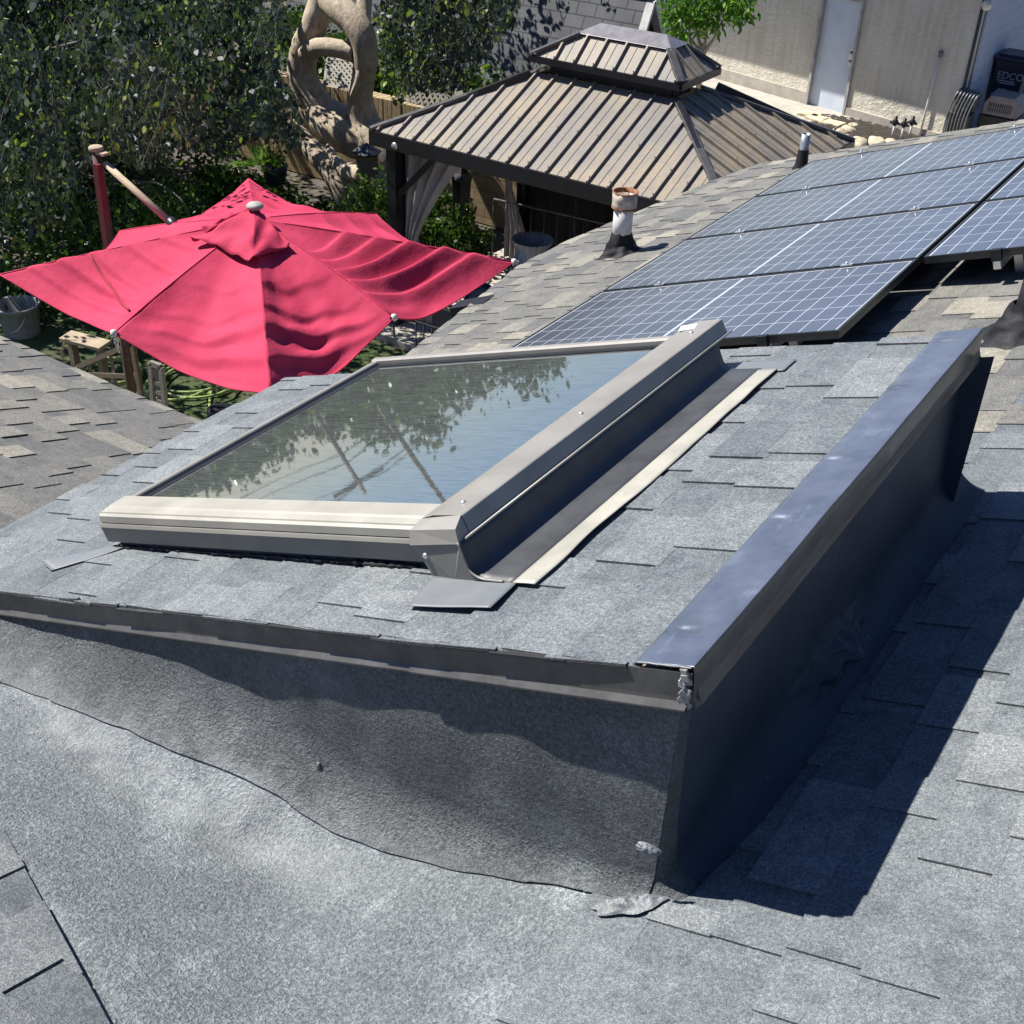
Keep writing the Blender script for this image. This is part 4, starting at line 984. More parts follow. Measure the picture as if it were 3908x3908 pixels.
so = mb.build('roof', SHR.m, nb, solid=.05); uv = so.data.uv_layers.new(name='UVMap')
for li, q in zip(so.data.loops, ((0, 0), (6.78, 0), (6.78, 2.3), (0, 2.3))): uv.data[li.index].uv = q
mb = MB(); mb.add([Vector((X0s, RB.y, RB.z)), Vector((-8.72, RB.y, RB.z)), Vector((-8.72, AP.y, AP.z)), Vector((X0s, AP.y, AP.z))], [(3, 2, 1, 0)]); so = mb.build('roof', SHR.m, nb, solid=.05)
mb = MB(); up = Vector((0, 0, 1))
mb.bar(AP + Vector((.06, 0, -.05)), LB + Vector((.06, -.25, -.53)), .05, .13, (1, 0, 0)); mb.bar(AP + Vector((.06, 0, -.05)), RB + Vector((.06, 0, -.05)), .05, .13, (1, 0, 0)); mb.build('gable_trim', simple('grey_trim', (.45, .44, .42), .6), nb)
mb = MB(); mb.add([AP + Vector((-.25, 0, -.12)), LB + Vector((-.25, 0, -.1)), RB + Vector((-.25, -.1, -.1))], [(0, 1, 2)])
for s_ in (.25, .5, .75):
    mb.bar(AP.lerp(LB, s_) + Vector((-.15, .0, -.12)), AP.lerp(RB, s_) + Vector((-.15, 0, -.12)), .04, .05)
mb.build('gable_timber', WOODO, nb)
mb = MB(); mb.box((-12, 17, .1), (6.2, 1.4, 1.2)); mb.build('wall', WOODD, nb)

# ------------------------------------------------------------------ cream house at the back
cw = empty('stucco_building', (-8, 24, GZ), 'cream stucco building with a pale door and rough plaster base', 'building')
WA = Vector((-16.5, 26.0, 0)); WB = Vector((-5.55, 23.02, 0)); wd_ = (WB - WA).normalized(); wn = Vector((wd_.y, -wd_.x, 0))   # wn faces the camera
def wp(s_, z, o=0): return Vector((WB.x, WB.y, 0)) - wd_ * s_ + wn * o + Vector((0, 0, z))
def wpx(u, v):   # pixel -> (s,z) on wall
    d = Vector(ray(u, v)); t = (WB - Vector((0, 0, 5.85)) + Vector((0, 0, 0))).dot(wn) / d.dot(wn); p = Vector((0, 0, 5.85)) + d * t; return ((WB - Vector((p.x, p.y, 0))).dot(wd_), p.z)
dl, dr = wpx(3083, 402)[0], wpx(3218, 436)[0]; db = wpx(3150, 420)[1]
mb = MB()
def wallbox(s0, s1, z0, z1, th=.25, o=0):
    c = wp((s0 + s1) / 2, (z0 + z1) / 2, o - th / 2); ang = math.atan2(wd_.y, wd_.x); mb.box(c, (abs(s1 - s0), th, z1 - z0), Matrix.Rotation(ang, 3, 'Z'))
wallbox(-.02, dr, GZ - .3, 3.0); wallbox(dl, 12.5, GZ - .3, 3.0); wallbox(dr, dl, GZ - .3, db); wallbox(dr, dl, db + 2.05, 3.0)
mb.build('wall', STUC, cw)
mb = MB(); wallbox(dr, dl, db, db + 2.05, .04, -.05); mb.build('door', DOORP, cw); door = cw.children[-1]
mb = MB(); wallbox(dl - .0, dl + .05, db - .03, db + 2.1, .1, .05); wallbox(dr - .05, dr, db - .03, db + 2.1, .1, .05); wallbox(dr, dl, db + 2.05, db + 2.12, .1, .05); wallbox(dr - .05, dl + .05, db - .06, db, .16, .06); mb.build('door_frame', simple('grey_frame', (.34, .33, .32), .5, var=.3), cw)
mb = MB()
for dz in (.98, 1.14): mb.lathe(wp(dr + .09, db + dz, -.05), [(.035, 0), (.035, .02), (.02, .03), (.028, .05), (0, .06)], 12, axis=wn)
mb.box(wp(dr + .09, db + 1.06, -.045), (.08, .012, .30), Matrix.Rotation(math.atan2(wd_.y, wd_.x), 3, 'Z')); mb.build('door_handle', SIL, cw)
mb = MB(); wallbox(-.7, 12.6, 2.75, 2.9, 1.3, .93); mb.build('roof_overhang', WOODD, cw)
mb = MB(); wallbox(0, dr - .05, GZ - .1, GZ + .17, .05, .04); wallbox(dl + .05, 9, GZ - .1, GZ + .25, .05, .04); mb.build('plinth', CONC, cw)
# side return in shade with clapboard lines, and the dark corner bead
SID = simple('blue_grey_siding', (.30, .34, .42), .7, var=.1)
mb = MB(); c0 = Vector((WB.x, WB.y, 0)); sd = Vector((.03, 1, 0)).normalized()
for i in range(17):
    z = GZ + i * .2; a = c0 + wn * -.1 + Vector((.06, 0, 0)); b = a + sd * 6
    mb.bar(a + Vector((0, 0, z)), b + Vector((0, 0, z + .0)), .03, .197)
mb.build('side_siding', SID, cw)
mb = MB(); mb.bar(c0 + wn * .012 + Vector((.02, 0, GZ)), c0 + wn * .012 + Vector((.02, 0, 3)), .05, .05); mb.build('corner_bead', simple('dark_bead', (.03, .035, .05), .5), cw)
# down pipe on the wall
s0, z0 = wpx(3595, 205); o = empty('standpipe', wp(s0, GZ, .06), 'slim pale pipe standing against the cream wall right of the door', 'pipe')
s1, z1 = wpx(3515, 520)
mb = MB(); mb.tube([wp(s0, z0, .04), wp(s0 * .5 + s1 * .5, (z0 + z1) / 2, .06), wp(s1, z1 - .4, .07)], .022, 10); mb.build('pipe_body', WHT, o)
mb = MB(); mb.lathe(wp(s0, z0, .04), [(.04, -.05), (.045, 0), (.04, .05), (0, .055)], 12, axis=(0, 0, 1)); mb.build('pipe_cap', ALUD, o)
mb = MB(); s2, z2 = wpx(3766, 20); mb.lathe(wp(s2, z2, .0), [(0, .06), (.05, .055), (.085, .03), (.09, 0)], 18, axis=wn); tag(mb.build('wall_lamp', simple('cream_dome', (.6, .58, .5), .5)), 'small round cream lamp high on the wall near its corner', 'lamp')

# sprinkler valves, rocks, mulch by the wall
for i, (u, v) in enumerate(((3403, 532), (3437, 540), (3468, 532))):
    p = atz(u, v, GZ); o = empty('sprinkler_valve', p, ['left', 'middle', 'right'][i] + 'most black-topped white sprinkler valve by the cream wall' if i != 1 else 'middle one of three black-topped white sprinkler valves by the wall', 'valve', 'sprinkler valves by the wall')
    mb = MB(); mb.tube([p, p + Vector((.0, 0, .30))], .022, 8); mb.build('riser', WHT, o)
    mb = MB(); mb.lathe(p + Vector((0, 0, .26)), [(.03, 0), (.055, .03), (.06, .08), (.035, .1), (.03, .16), (0, .165)], 10); mb.tube([p + Vector((-.09, 0, .30)), p + Vector((.09, 0, .30))], .025, 8); mb.build('valve_head', BLK, o)
ROCK = simple('pale_rock', (.50, .43, .30), .85, var=.35, scale=6, bstr=.5)
def rock(p, r, label, seed, flat=.55, mat=None):
    mb = MB()
    def f(u, v):
        a = u * 2 * math.pi; b = (v - .5) * math.pi; d = Vector((math.cos(a) * math.cos(b), math.sin(a) * math.cos(b), math.sin(b) * flat)); q = 1 + .3 * mnoise.noise(d * 1.6 + Vector((seed, 0, 0)))
        return Vector(p) + d * r * q
    mb.grid(f, 20, 12); return tag(mb.build('rock', mat or ROCK), label, 'rock', 'rocks edging the planting bed')
for i, (u, v, r, lb) in enumerate(((3272, 548, .20, 'large pale rock at the end of the gazebo roof edge'), (3345, 545, .19, 'long flat pale rock on the mulch below the sprinkler valves'), (3400, 546, .13, 'flat cream rock touching the house roof line beneath the valves'),
                                   (3232, 500, .17, 'pinkish rock beside the dark mulch below the door'), (3205, 505, .15, 'cream rock left of the pinkish one below the door'), (3255, 482, .11, 'small tan rock nearest the door step'), (3225, 525, .10, 'small white rock in front of the pinkish rock'))):
    rock(atz(u, v, GZ + .04), r, lb, i * 3.1)
for i, (u, v, lb) in enumerate(((3120, 462, 'cream stepping stone just below the door, nearest the wall'), (3175, 480, 'cream stepping stone below and right of the door'), (3090, 445, 'cream stepping stone left of the door step'))):
    mb = MB(); p = atz(u, v, GZ); mb.box((p.x, p.y, GZ + .04), (.42, .32, .07), Matrix.Rotation(-.25 + .1 * i, 3, 'Z')); tag(mb.build('stepping_stone', ROCK, bevel=.015), lb, 'stone', 'stepping stones by the door')
mb = MB(); pm = atz(3300, 515, GZ); mb.grid(lambda a, b: pm + Vector(((a - .5) * 2.2, (b - .5) * 1.7, .02 + .05 * mnoise.noise(Vector((a * 30, b * 30, 0))) + .05 * math.sin(math.pi * a) * math.sin(math.pi * b))), 50, 40); tag(mb.build('mulch_bed', simple('mulch', (.035, .028, .022), .95, var=.7, scale=30, bstr=1)), kind='structure')
# stacked folding chairs and the clutter at the corner
CHG = simple('grey_chair_plastic', (.07, .075, .075), .55, var=.1); CHS = simple('chair_steel', (.13, .14, .145), .45, .3)
c1 = atz(3755, 500, GZ)
for i in range(7):
    base = Vector((-5.66 + i * .062, 23.0 - i * .02, GZ)); o = empty('folding_chair', base, ['first grey folding chair of the leaning row, nearest the cream wall', 'second grey folding chair from the wall', 'third grey folding chair from the wall', 'fourth grey folding chair, middle of the leaning row', 'fifth grey folding chair from the wall', 'sixth grey folding chair from the wall', 'last grey folding chair of the row, its seat facing out'][i], 'folding chair', 'folding chairs leaning by the corner')
    mb = MB(); ww = .42; L_ = [base + Vector((0, -ww / 2, 0)), base + Vector((.0, -ww / 2, .55)), base + Vector((.05, -ww / 2, .85)), base + Vector((.09, -ww / 2 + .07, 1.0)), base + Vector((.09, ww / 2 - .07, 1.0)), base + Vector((.05, ww / 2, .85)), base + Vector((0, ww / 2, .55)), base + Vector((0, ww / 2, 0))]
    mb.tube(L_, .016, 7, smoothcurve=4); mb.build('frame', CHS, o)
    mb = MB(); mb.box(base + Vector((.07, 0, .83)), (.012, ww - .05, .2)); mb.build('backrest', CHG, o, bevel=.005)
    mb = MB(); mb.box(base + Vector((.02, 0, .42)), (.02, ww - .04, .42)); mb.build('seat', CHG, o, bevel=.005)
BIN = simple('navy_bin_plastic', (.012, .014, .032), .4, var=.1)
bp_ = atz(3930, 400, GZ); bc = Vector((-5.08, 24.5, GZ + .34)); o = empty('trash_bin', bc, 'dark navy wheeled trash bin with white lettering beside blue-grey siding', 'bin')
mb = MB(); b_ = [(-.25, -.28), (.25, -.28), (.25, .28), (-.25, .28)]; T = [bc + Vector((x * 1.18, y * 1.18, 1.0)) for x, y in b_]; Bt = [bc + Vector((x * .85, y * .85, .02)) for x, y in b_]
mb.add(Bt + T, [(0, 1, 5, 4), (1, 2, 6, 5), (2, 3, 7, 6), (3, 0, 4, 7), (3, 2, 1, 0)]); mb.build('bin_body', BIN, o, bevel=.02); mb = MB(); mb.box(bc + Vector((0, 0, -.17)), (.6, .6, .33)); tag(mb.build('storage_box', BLK, bevel=.01), 'low dark box carrying the navy trash bin', 'box')
mb = MB(); mb.box(bc + Vector((0, 0, 1.04)), (.66, .74, .07)); mb.box(bc + Vector((0, .0, 1.09)), (.52, .6, .05)); mb.build('lid', BIN, o, bevel=.02)
def text(body, loc, rot, size, mat, parent, name='lettering'):
    cu = bpy.data.curves.new(name, 'FONT'); cu.body = body; cu.size = size; cu.extrude = .002; cu.align_x = 'LEFT'
    t0 = bpy.data.objects.new('tmp', cu); COL.objects.link(t0); bpy.context.view_layer.update()
    me = bpy.data.meshes.new_from_object(t0.evaluated_get(bpy.context.evaluated_depsgraph_get())); bpy.data.objects.remove(t0); me.materials.clear(); me.materials.append(mat)
    t_ = bpy.data.objects.new(name, me); COL.objects.link(t_); t_.parent = parent; t_.location = Vector(loc) - parent_world(parent); t_.rotation_euler = rot; return t_
WTXT = simple('white_print', (.26, .28, .32), .6, var=.05)
text('EDCO', bc + Vector((-.20, -.325, .70)), (math.radians(86), 0, 0), .17, WTXT, o)
mb = MB(); mb.box(bc + Vector((-.03, -.318, .66)), (.33, .004, .022)); mb.box(bc + Vector((.0, -.314, .62)), (.28, .004, .02)); mb.build('print_line', WTXT, o)
kc = Vector((-4.86, 23.4, GZ + .62)); o = empty('pet_crate', kc, 'taupe plastic pet crate with dark slotted grille at the right edge', 'crate')
TAUPE = simple('taupe_plastic', (.20, .18, .165), .6)
mb = MB(); q = [(-.3, 0), (-.3, .2), (-.2, .34), (.2, .34), (.3, .2), (.3, 0)]; n = len(q)
mb.add([kc + Vector((x, -.25, z)) for x, z in q] + [kc + Vector((x, .3, z)) for x, z in q], [tuple(range(n)), tuple(reversed(range(n, 2 * n)))] + [(i, n + i, n + (i + 1) % n, (i + 1) % n) for i in range(n)]); mb.build('shell', TAUPE, o, bevel=.01)
mb = MB()
for i in range(11):
    for j in range(2): mb.box(kc + Vector((-.2 + i * .038, -.252, .10 + j * .085)), (.018, .006, .07))
mb.build('grille', BLK, o)
mb = MB(); mb.box(kc + Vector((0, .02, -.31)), (.66, .6, .60)); tag(mb.build('dark_box', BLK, bevel=.01), 'dark box under the taupe pet crate', 'box')
for i in range(4):
    b = Vector((-5.02 + i * .05, 22.85 - i * .14, GZ)); mb = MB(); mb.tube([b + Vector((-.12, 0, 0)), b + Vector((0, .0, .30)), b + Vector((.25, 0, .42)), b + Vector((.5, 0, .38)), b + Vector((.65, 0, .1))], .014, 6, smoothcurve=5); tag(mb.build('chair_hoop', CHS), ['back', 'second', 'third', 'front'][i] + ' grey curved chair hoop below the pet crate', 'chair frame', 'curved chair hoops below the crate')
for i in range(3):
    b = Vector((-5.12 + i * .05, 23.55, GZ)); mb = MB(); mb.grid(lambda u, v: b + Vector((.03 * math.sin(v * 2.6) * -1 + .05 * v * v, u * .5 - .25, .95 * v)), 6, 14); tag(mb.build('lounge_back', simple('blue_plastic%d' % i, (.24, .29, .38), .5, var=.1), solid=.02), ['left', 'middle', 'right'][i] + ' pale blue curved chair back standing between the folding chairs and the bin', 'chair back', 'pale blue chair backs')

# ------------------------------------------------------------------ foliage
def leafcloud(mb, pts, size, rr, droop=.6, tone=(.0, 1.0), wr=.55, yellow=.06, outward=None):
    for p in pts:
        s_ = size * (rr.uniform(.45, 1.1) if rr.random() < .7 else rr.uniform(1.1, 1.7)); d = Vector((rr.gauss(0, 1), rr.gauss(0, 1), rr.gauss(0, 1) - droop * 1.6)).normalized()
        x = d.cross(Vector((rr.gauss(0, 1), rr.gauss(0, 1), rr.gauss(0, .4))))
        if x.length < 1e-3: continue
        x.normalize(); nn_ = d.cross(x); w_ = s_ * wr; p = Vector(p)
        t = .97 if rr.random() < yellow else rr.uniform(tone[0], tone[1]) * .75
        q = [p, p + d * s_ * .3 + x * w_ * .46, p + d * s_ * .65 + x * w_ * .42 + nn_ * s_ * .05, p + d * s_ + nn_ * s_ * .12, p + d * s_ * .65 - x * w_ * .42 + nn_ * s_ * .05, p + d * s_ * .3 - x * w_ * .46]
        mb.add(q, [(0, 1, 2, 3, 4, 5)], (t, 0, 0))
def strands(mb, tw, tops, rr, leaf, lmin, lmax, accept, step=.035, yellow=.06):
    for p in tops:
        L = rr.uniform(lmin, lmax); q = Vector(p); d = Vector((rr.gauss(0, .5), rr.gauss(0, .5), -.4)).normalized(); n_ = int(L / .09); path = [q.copy()]
        yl = yellow * (3 if rr.random() < .15 else .5)
        for k_ in range(n_):
            d = (d + Vector((rr.gauss(0, .12), rr.gauss(0, .12), -.22))).normalized(); q = q + d * .09; path.append(q.copy())
            if accept and not accept(q): break
            leafcloud(mb, [q + Vector((rr.gauss(0, .02), rr.gauss(0, .02), rr.gauss(0, .03))) for _ in range(rr.choice((2, 3, 3)))], leaf, rr, .9, (.0, .95), .62, yl)
        if len(path) > 2 and tw is not None and rr.random() < .7: tw.tube(path, .003, 3, caps=False)

tree = empty('weeping_tree', (-11.2, 13.4, GZ), 'old tree with looped pale trunk and drooping round leaves filling the top left', 'tree')
TY = 13.35
def tp(u, v, y=TY): return at(u, v, y)
mb = MB()
PXM_ = 4651 / 18.8
def lim(pts, dy=0, n=18, rough=.05): mb.tube([tp(u, v, TY + y) for u, v, w_, y in pts], [w_ / 2 / PXM_ for u, v, w_, y in pts], n, rough=rough, smoothcurve=6)
lim([(1265, -160, 70, .2), (1232, -20, 84, .1), (1195, 110, 92, 0), (1158, 200, 98, 0), (1155, 290, 106, 0), (1188, 370, 112, 0), (1240, 440, 130, .05), (1330, 500, 170, .1)])
lim([(1150, -150, 60, .5), (1225, -30, 84, .2), (1300, 35, 96, .0), (1375, 120, 92, -.05), (1396, 205, 84, -.05), (1388, 290, 78, 0), (1378, 370, 84, 0), (1385, 450, 110, .05), (1410, 520, 150, .05), (1450, 610, 160, 0), (1500, 760, 170, 0), (1545, 930, 200, 0)])
lim([(1165, 205, 62, -.1), (1215, 180, 62, -.14), (1285, 185, 60, -.12), (1350, 200, 66, -.05)])
lim([(1400, -160, 50, .7), (1392, -20, 52, .6), (1385, 90, 56, .4), (1390, 160, 60, .2)])
lim([(1180, 400, 90, 0), (1250, 480, 120, -.1), (1340, 530, 120, -.1), (1420, 560, 120, 0)])
lim([(1110, 480, 60, -.2), (1180, 560, 76, -.35), (1255, 640, 82, -.5), (1300, 720, 84, -.6), (1330, 830, 90, -.6), (1350, 960, 100, -.6)])
lim([(1255, 560, 26, -.5), (1285, 620, 36, -.8), (1330, 655, 62, -1.0), (1390, 668, 58, -1.15)], rough=.25)
mb.tube([tp(1362, 190, TY), tp(1372, 280, TY - .15), tp(1352, 350, TY - .18), tp(1335, 375, TY - .1)], [.05, .055, .045, .02], 8, rough=.2, smoothcurve=4)
# high limbs out of the frame carrying the crown
top1 = tp(1265, -160, TY + .2); top2 = tp(1150, -150, TY + .5)
for a, b, c in ((top1, (-10.5, 12.5, 3.9), (-9.2, 11.8, 4.1)), (top2, (-13.2, 12.6, 3.0), (-15.5, 11.5, 2.9)), (top1, (-11, 13.2, 4.2), (-10.2, 14.6, 4.5))):
    mb.tube([a, Vector(b), Vector(c)], [.09, .06, .03], 9, rough=.1, smoothcurve=6)
mb.build('trunk', BARK, tree)
# fine bare branches in front of the leaf curtain
tw = MB()
for L_ in ([(60, 300), (175, 400), (170, 520), (120, 620), (55, 760), (50, 815), (110, 850)], [(165, 200), (190, 380), (225, 470), (235, 560)], [(250, 620), (330, 670), (480, 690), (600, 700), (690, 760), (720, 820)],
           [(560, 330), (480, 345), (420, 480), (380, 530)], [(560, 330), (610, 420), (700, 500), (790, 470)], [(300, 160), (200, 185), (130, 230)], [(940, 0), (950, 110), (1000, 200), (1060, 340)], [(1015, 250), (1090, 330), (1160, 370)], [(1500, 20), (1480, 120), (1450, 160)], [(1640, 0), (1660, 120), (1620, 260)]):
    tw.tube([at(u, v, 9.0 + .4 * math.sin(u)) if u < 900 else at(u, v, 12.2) for u, v in L_], [.016 - .010 * i / len(L_) for i in range(len(L_))], 5, smoothcurve=4, rough=.1)
rr = random.Random(21); cr = MB()
CURTAIN = [(-300, -400), (1100, -400), (1100, 120), (1050, 240), (1090, 330), (1180, 420), (1170, 520), (1090, 560), (1000, 500), (930, 520), (880, 600), (700, 560), (640, 640), (480, 600), (400, 560), (330, 620), (250, 800), (120, 900), (-300, 950)]
RIGHTC = [(1440, -400), (1960, -400), (1980, 60), (1860, 180), (1770, 330), (1690, 340), (1600, 330), (1500, 380), (1470, 330), (1470, 200), (1440, 80)]
def acc(P_):
    def f(q):
        u, v = pr(q)
        if v < -60: return not (1000 < u < 1500 and v > -300)
        return inpoly(u, v, P_)
    return f
tops = []
while len(tops) < 1700:
    y = rr.uniform(6.8, 11.5) if rr.random() < .75 else rr.uniform(11.5, 12.8); u = rr.uniform(-250, 1180); v = rr.uniform(-260, 700)
    if u > 700 and y < 9: y += 2.4
    q = at(u, v, y)
    if inpoly(u, v, CURTAIN) and q.z < 3.5 and mnoise.noise(Vector((u / 170, v / 330, y / 1.5))) > .08: tops.append(q)
strands(cr, tw, tops, rr, .064, .3, 1.3, acc(CURTAIN), yellow=.07)
tops = []
while len(tops) < 620:
    u = rr.uniform(1430, 1980); v = rr.uniform(-260, 340); y = rr.uniform(11.8, 14.0)
    if inpoly(u, v, RIGHTC) and at(u, v, y).z < 3.9: tops.append(at(u, v, y))
strands(cr, tw, tops, rr, .07, .25, .8, acc(RIGHTC), yellow=.16)
# crown out of the frame: bigger leaves, open
tops = []
for _ in range(2600):
    a = rr.uniform(0, 2 * math.pi); r = math.sqrt(rr.random()); x = -12.6 + 5.0 * r * math.cos(a); y = 11.8 + 4.0 * r * math.sin(a); z = 2.5 + .9 * (1 - r * r) * rr.uniform(.3, 1) + (.7 if x > -11.5 and y > 12 else 0) + .25 * mnoise.noise(Vector((x, y, 0)))
    q = Vector((x, y, z)); u, v = pr(q)
    if v > -80 and 1080 < u < 2100: continue
    if v > -80 and not inpoly(u, v, CURTAIN) and u > -100: continue
    tops.append(q)
strands(cr, None, tops, rr, .085, .2, .6, acc(CURTAIN))
tops = [Vector((rr.gauss(-12.2, 1.1), rr.gauss(15.9, .7), rr.uniform(2.9, 4.0))) for _ in range(260)]
strands(cr, None, tops, rr, .09, .2, .5, lambda q: pr(q)[1] < -40)
tops = [Vector((rr.uniform(-18.5, -12.2), rr.uniform(6.5, 12), rr.uniform(2.9, 3.8))) for _ in range(1500)]  # unseen dense leaves added up-sun to shade the leaf curtain
strands(cr, None, [q for q in tops if pr(q)[1] < -60 or pr(q)[0] < -60], rr, .13, .2, .5, lambda q: pr(q)[1] < -40 or pr(q)[0] < -40)
# a bough over the far corner of the umbrella
tops = [Vector((-9.0, 7.3, 3.75)) + Vector((rr.gauss(0, .35), rr.gauss(0, .4), rr.gauss(0, .18))) for _ in range(34)]
strands(cr, tw, tops, rr, .07, .1, .25, None)
cr.build('crown', LEAFE, tree); tw.build('twigs', simple('dark_twig', (.11, .095, .085), .9), tree)

# shrubs and hedges
def bush(name, centers, nleaf, leaf, mat, label, cat='shrub', group=None, tone=(0, 1), wr=.5, seed=1, yellow=.05, stem=True):
    rr = random.Random(seed); base = min(c[2] - r[2] for c, r in centers)
    cx = sum(c[0] for c, r in centers) / len(centers); cy = sum(c[1] for c, r in centers) / len(centers)
    o = empty(name, (cx, cy, base), label, cat, group); mb = MB(); tot = sum(r[0] * r[1] * r[2] for c, r in centers)
    for c, r in centers:
        n = int(nleaf * r[0] * r[1] * r[2] / tot); cl = [Vector((rr.gauss(0, .5), rr.gauss(0, .5), rr.gauss(0, .5))) for _ in range(max(5, n // 45))]
        for _ in range(n):
            k_ = rr.choice(cl); d = k_ + Vector((rr.gauss(0, .16), rr.gauss(0, .16), rr.gauss(0, .16)))
            if d.length > 1.15: d = d.normalized() * rr.uniform(.8, 1.1)
            leafcloud(mb, [Vector(c) + Vector((d.x * r[0], d.y * r[1], d.z * r[2]))], leaf, rr, .2, tone, wr, yellow)
    mb.build('foliage', mat, o)
    if stem:
        mb = MB()
        for c, r in centers:
            for _ in range(5): mb.tube([Vector((c[0] + rr.uniform(-.1, .1), c[1] + rr.uniform(-.1, .1), base)), Vector(c) + Vector((rr.uniform(-.6, .6) * r[0], rr.uniform(-.6, .6) * r[1], r[2] * .4))], [.018, .005], 5)
        mb.build('stem', BARK, o)
    return o
bush('shrub', [((-11.5, 9.2, .3), (1.6, .9, 1.0)), ((-10.6, 8.9, .0), (.8, .7, .6)), ((-13, 8.3, .3), (1.4, 1.0, 1.1))], 9000, .085, LEAFS, 'dark leafy shrub under the drooping tree, left of the red umbrella', seed=2)
bush('shrub', [((-9.7, 11.4, -.1), (.8, .6, .5)), ((-10.5, 11.4, -.2), (.7, .6, .45))], 5000, .085, LEAFS, 'leafy vine shrub between the umbrella top and the old trunk', seed=3, tone=(.1, 1))
bush('shrub', [((-9.35, 11.0, .15), (.42, .45, .85)), ((-9.45, 11.6, .2), (.4, .4, .9))], 3800, .08, LEAFS, 'shrub with shiny pale leaves standing left of the gazebo post', seed=4, tone=(.3, 1), yellow=.25)
bush('shrub', [((-9.5, 12.7, .0), (.5, .5, .62)), ((-9.15, 12.3, -.15), (.4, .4, .45)), ((-9.0, 12.9, -.2), (.3, .3, .35))], 5200, .075, LEAFS, 'glossy dark shrub seen through the gazebo behind the tied curtain', seed=5, tone=(.05, .9))
bush('shrub', [((-15.2, 13.0, .5), (1.4, .8, 1.4)), ((-17.0, 12.5, .6), (1.8, .9, 1.6)), ((-15.0, 10.6, .4), (1.6, .9, 1.3))], 9000, .11, LEAFS, 'deep shaded shrub mass behind the leaf curtain at far left', seed=6, tone=(0, .25))  # leaf tones held at the dark end to imitate deep shade
bush('shrub', [((-11.9, 10.3, -.1), (.8, .5, .5))], 2400, .08, LEAFS, 'low shrub right behind the peak of the umbrella', seed=8, tone=(0, .9))
bush('shrub', [((-13.5, 15.6, .9), (1.8, .5, .9)), ((-11.8, 15.4, .8), (1.2, .4, .8)), ((-10.0, 15.4, .8), (1.2, .4, .7))], 9000, .10, LEAFS, 'bright ivy-like shrub growing over the lattice behind the block wall', seed=9, tone=(.2, 1), yellow=.2)
bush('shrub', [((-12.5, 11.4, -.2), (.9, .8, .42)), ((-11.4, 12.2, -.25), (.9, .6, .4)), ((-10.8, 11.0, -.2), (.6, .6, .4)), ((-12.9, 12.6, -.25), (.9, .6, .4))], 9000, .08, LEAFS, 'low dark ground shrubs in front of the block wall left of the trunk', seed=14, tone=(0, .9))
# little tree against the cream wall
st = empty('small_tree', at(2680, 215, 21.6), 'small bright green multi-stem tree in front of the shaded cream wall', 'tree')
mb = MB(); b = at(2678, 225, 21.6); 
for u, v in ((2640, 60), (2700, 50), (2760, 70), (2610, 110)): mb.tube([Vector((b.x, b.y, GZ)) if False else b - Vector((0, 0, .9)), b, b.lerp(at(u, v, 21.6), .5) + Vector((.03, 0, 0)), at(u, v, 21.6)], [.05, .045, .03, .012], 7, smoothcurve=3)
mb.build('trunk', BARK, st); mb = MB(); rr = random.Random(5)
for u, v, r in ((2600, 20, .42), (2680, 30, .42), (2760, 20, .42), (2825, 20, .3), (2560, 60, .28), (2640, 90, .26), (2590, 130, .18), (2700, -80, .6), (2600, -60, .45), (2800, -60, .45), (2840, 60, .14), (2700, 75, .24)):
    c = at(u, v, 21.6)
    for _ in range(int(560 * r)):
        d = Vector((rr.gauss(0, .5), rr.gauss(0, .5), rr.gauss(0, .45))); leafcloud(mb, [c + d * r], .13, rr, .5, (.2, 1), .32, .1)
mb.build('crown', LEAFB, st)
# hanging pot, feeder and the stand with dark ornament
p = at(1048, 640, 11.2); o = empty('hanging_pot', p, 'dark hanging plant pot with a small flowering succulent above the umbrella', 'plant pot')
mb = MB(); mb.lathe(p, [(.07, -.22), (.12, -.2), (.165, .0), (.17, .03), (.15, .03), (.14, 0), (0, -.01)], 18); mb.build('pot', BLKP, o)
mb = MB(); rr = random.Random(2)
mb.tube([p - Vector((0, 0, .01)), p + Vector((0, 0, .1))], .03, 6)
for _ in range(220): leafcloud(mb, [p + Vector((rr.gauss(0, .06), rr.gauss(0, .06), .04 + abs(rr.gauss(0, .07))))], .07, rr, -.5, (.3, 1), .4, .3)
mb.build('plant', LEAFB, o)
mb = MB(); mb.tube([p + Vector((.15, 0, 0)), p + Vector((0, 0, .9)), p + Vector((-.15, 0, 0))], .004, 4); mb.build('hanger', BLK, o)
p = at(1400, 570, 12.3); o = empty('bird_feeder', p, 'dark lantern-like bird feeder with blue roof hanging by the trunk', 'bird feeder')
mb = MB(); mb.lathe(p, [(0, .09), (.16, .0), (.2, -.03), (.19, -.045)], 8, smooth=False); mb.build('feeder_roof', BLKP, o)
mb = MB(); mb.lathe(p, [(.15, -.045), (.14, -.32), (.16, -.34), (0, -.35)], 8, smooth=False); mb.build('feeder_body', WOODD, o)
p = at(1762, 715, 12.6); o = empty('garden_lantern', (p.x, p.y, GZ), 'black ornamental lantern on a thin pole in front of the block wall', 'lantern')
mb = MB(); mb.tube([(p.x, p.y, GZ), (p.x, p.y, p.z + .35)], .018, 6); mb.tube([(p.x - .12, p.y, GZ), (p.x - .12, p.y, p.z + .45)], .018, 6); mb.build('pole', BLK, o)
mb = MB(); mb.lathe(p, [(.03, -.2), (.12, -.18), (.14, .12), (.16, .13), (.1, .2), (.03, .3), (0, .34)], 6, smooth=False); mb.build('lantern_head', BLK, o, bevel=.01)
p = at(1172, 480, 12.9)
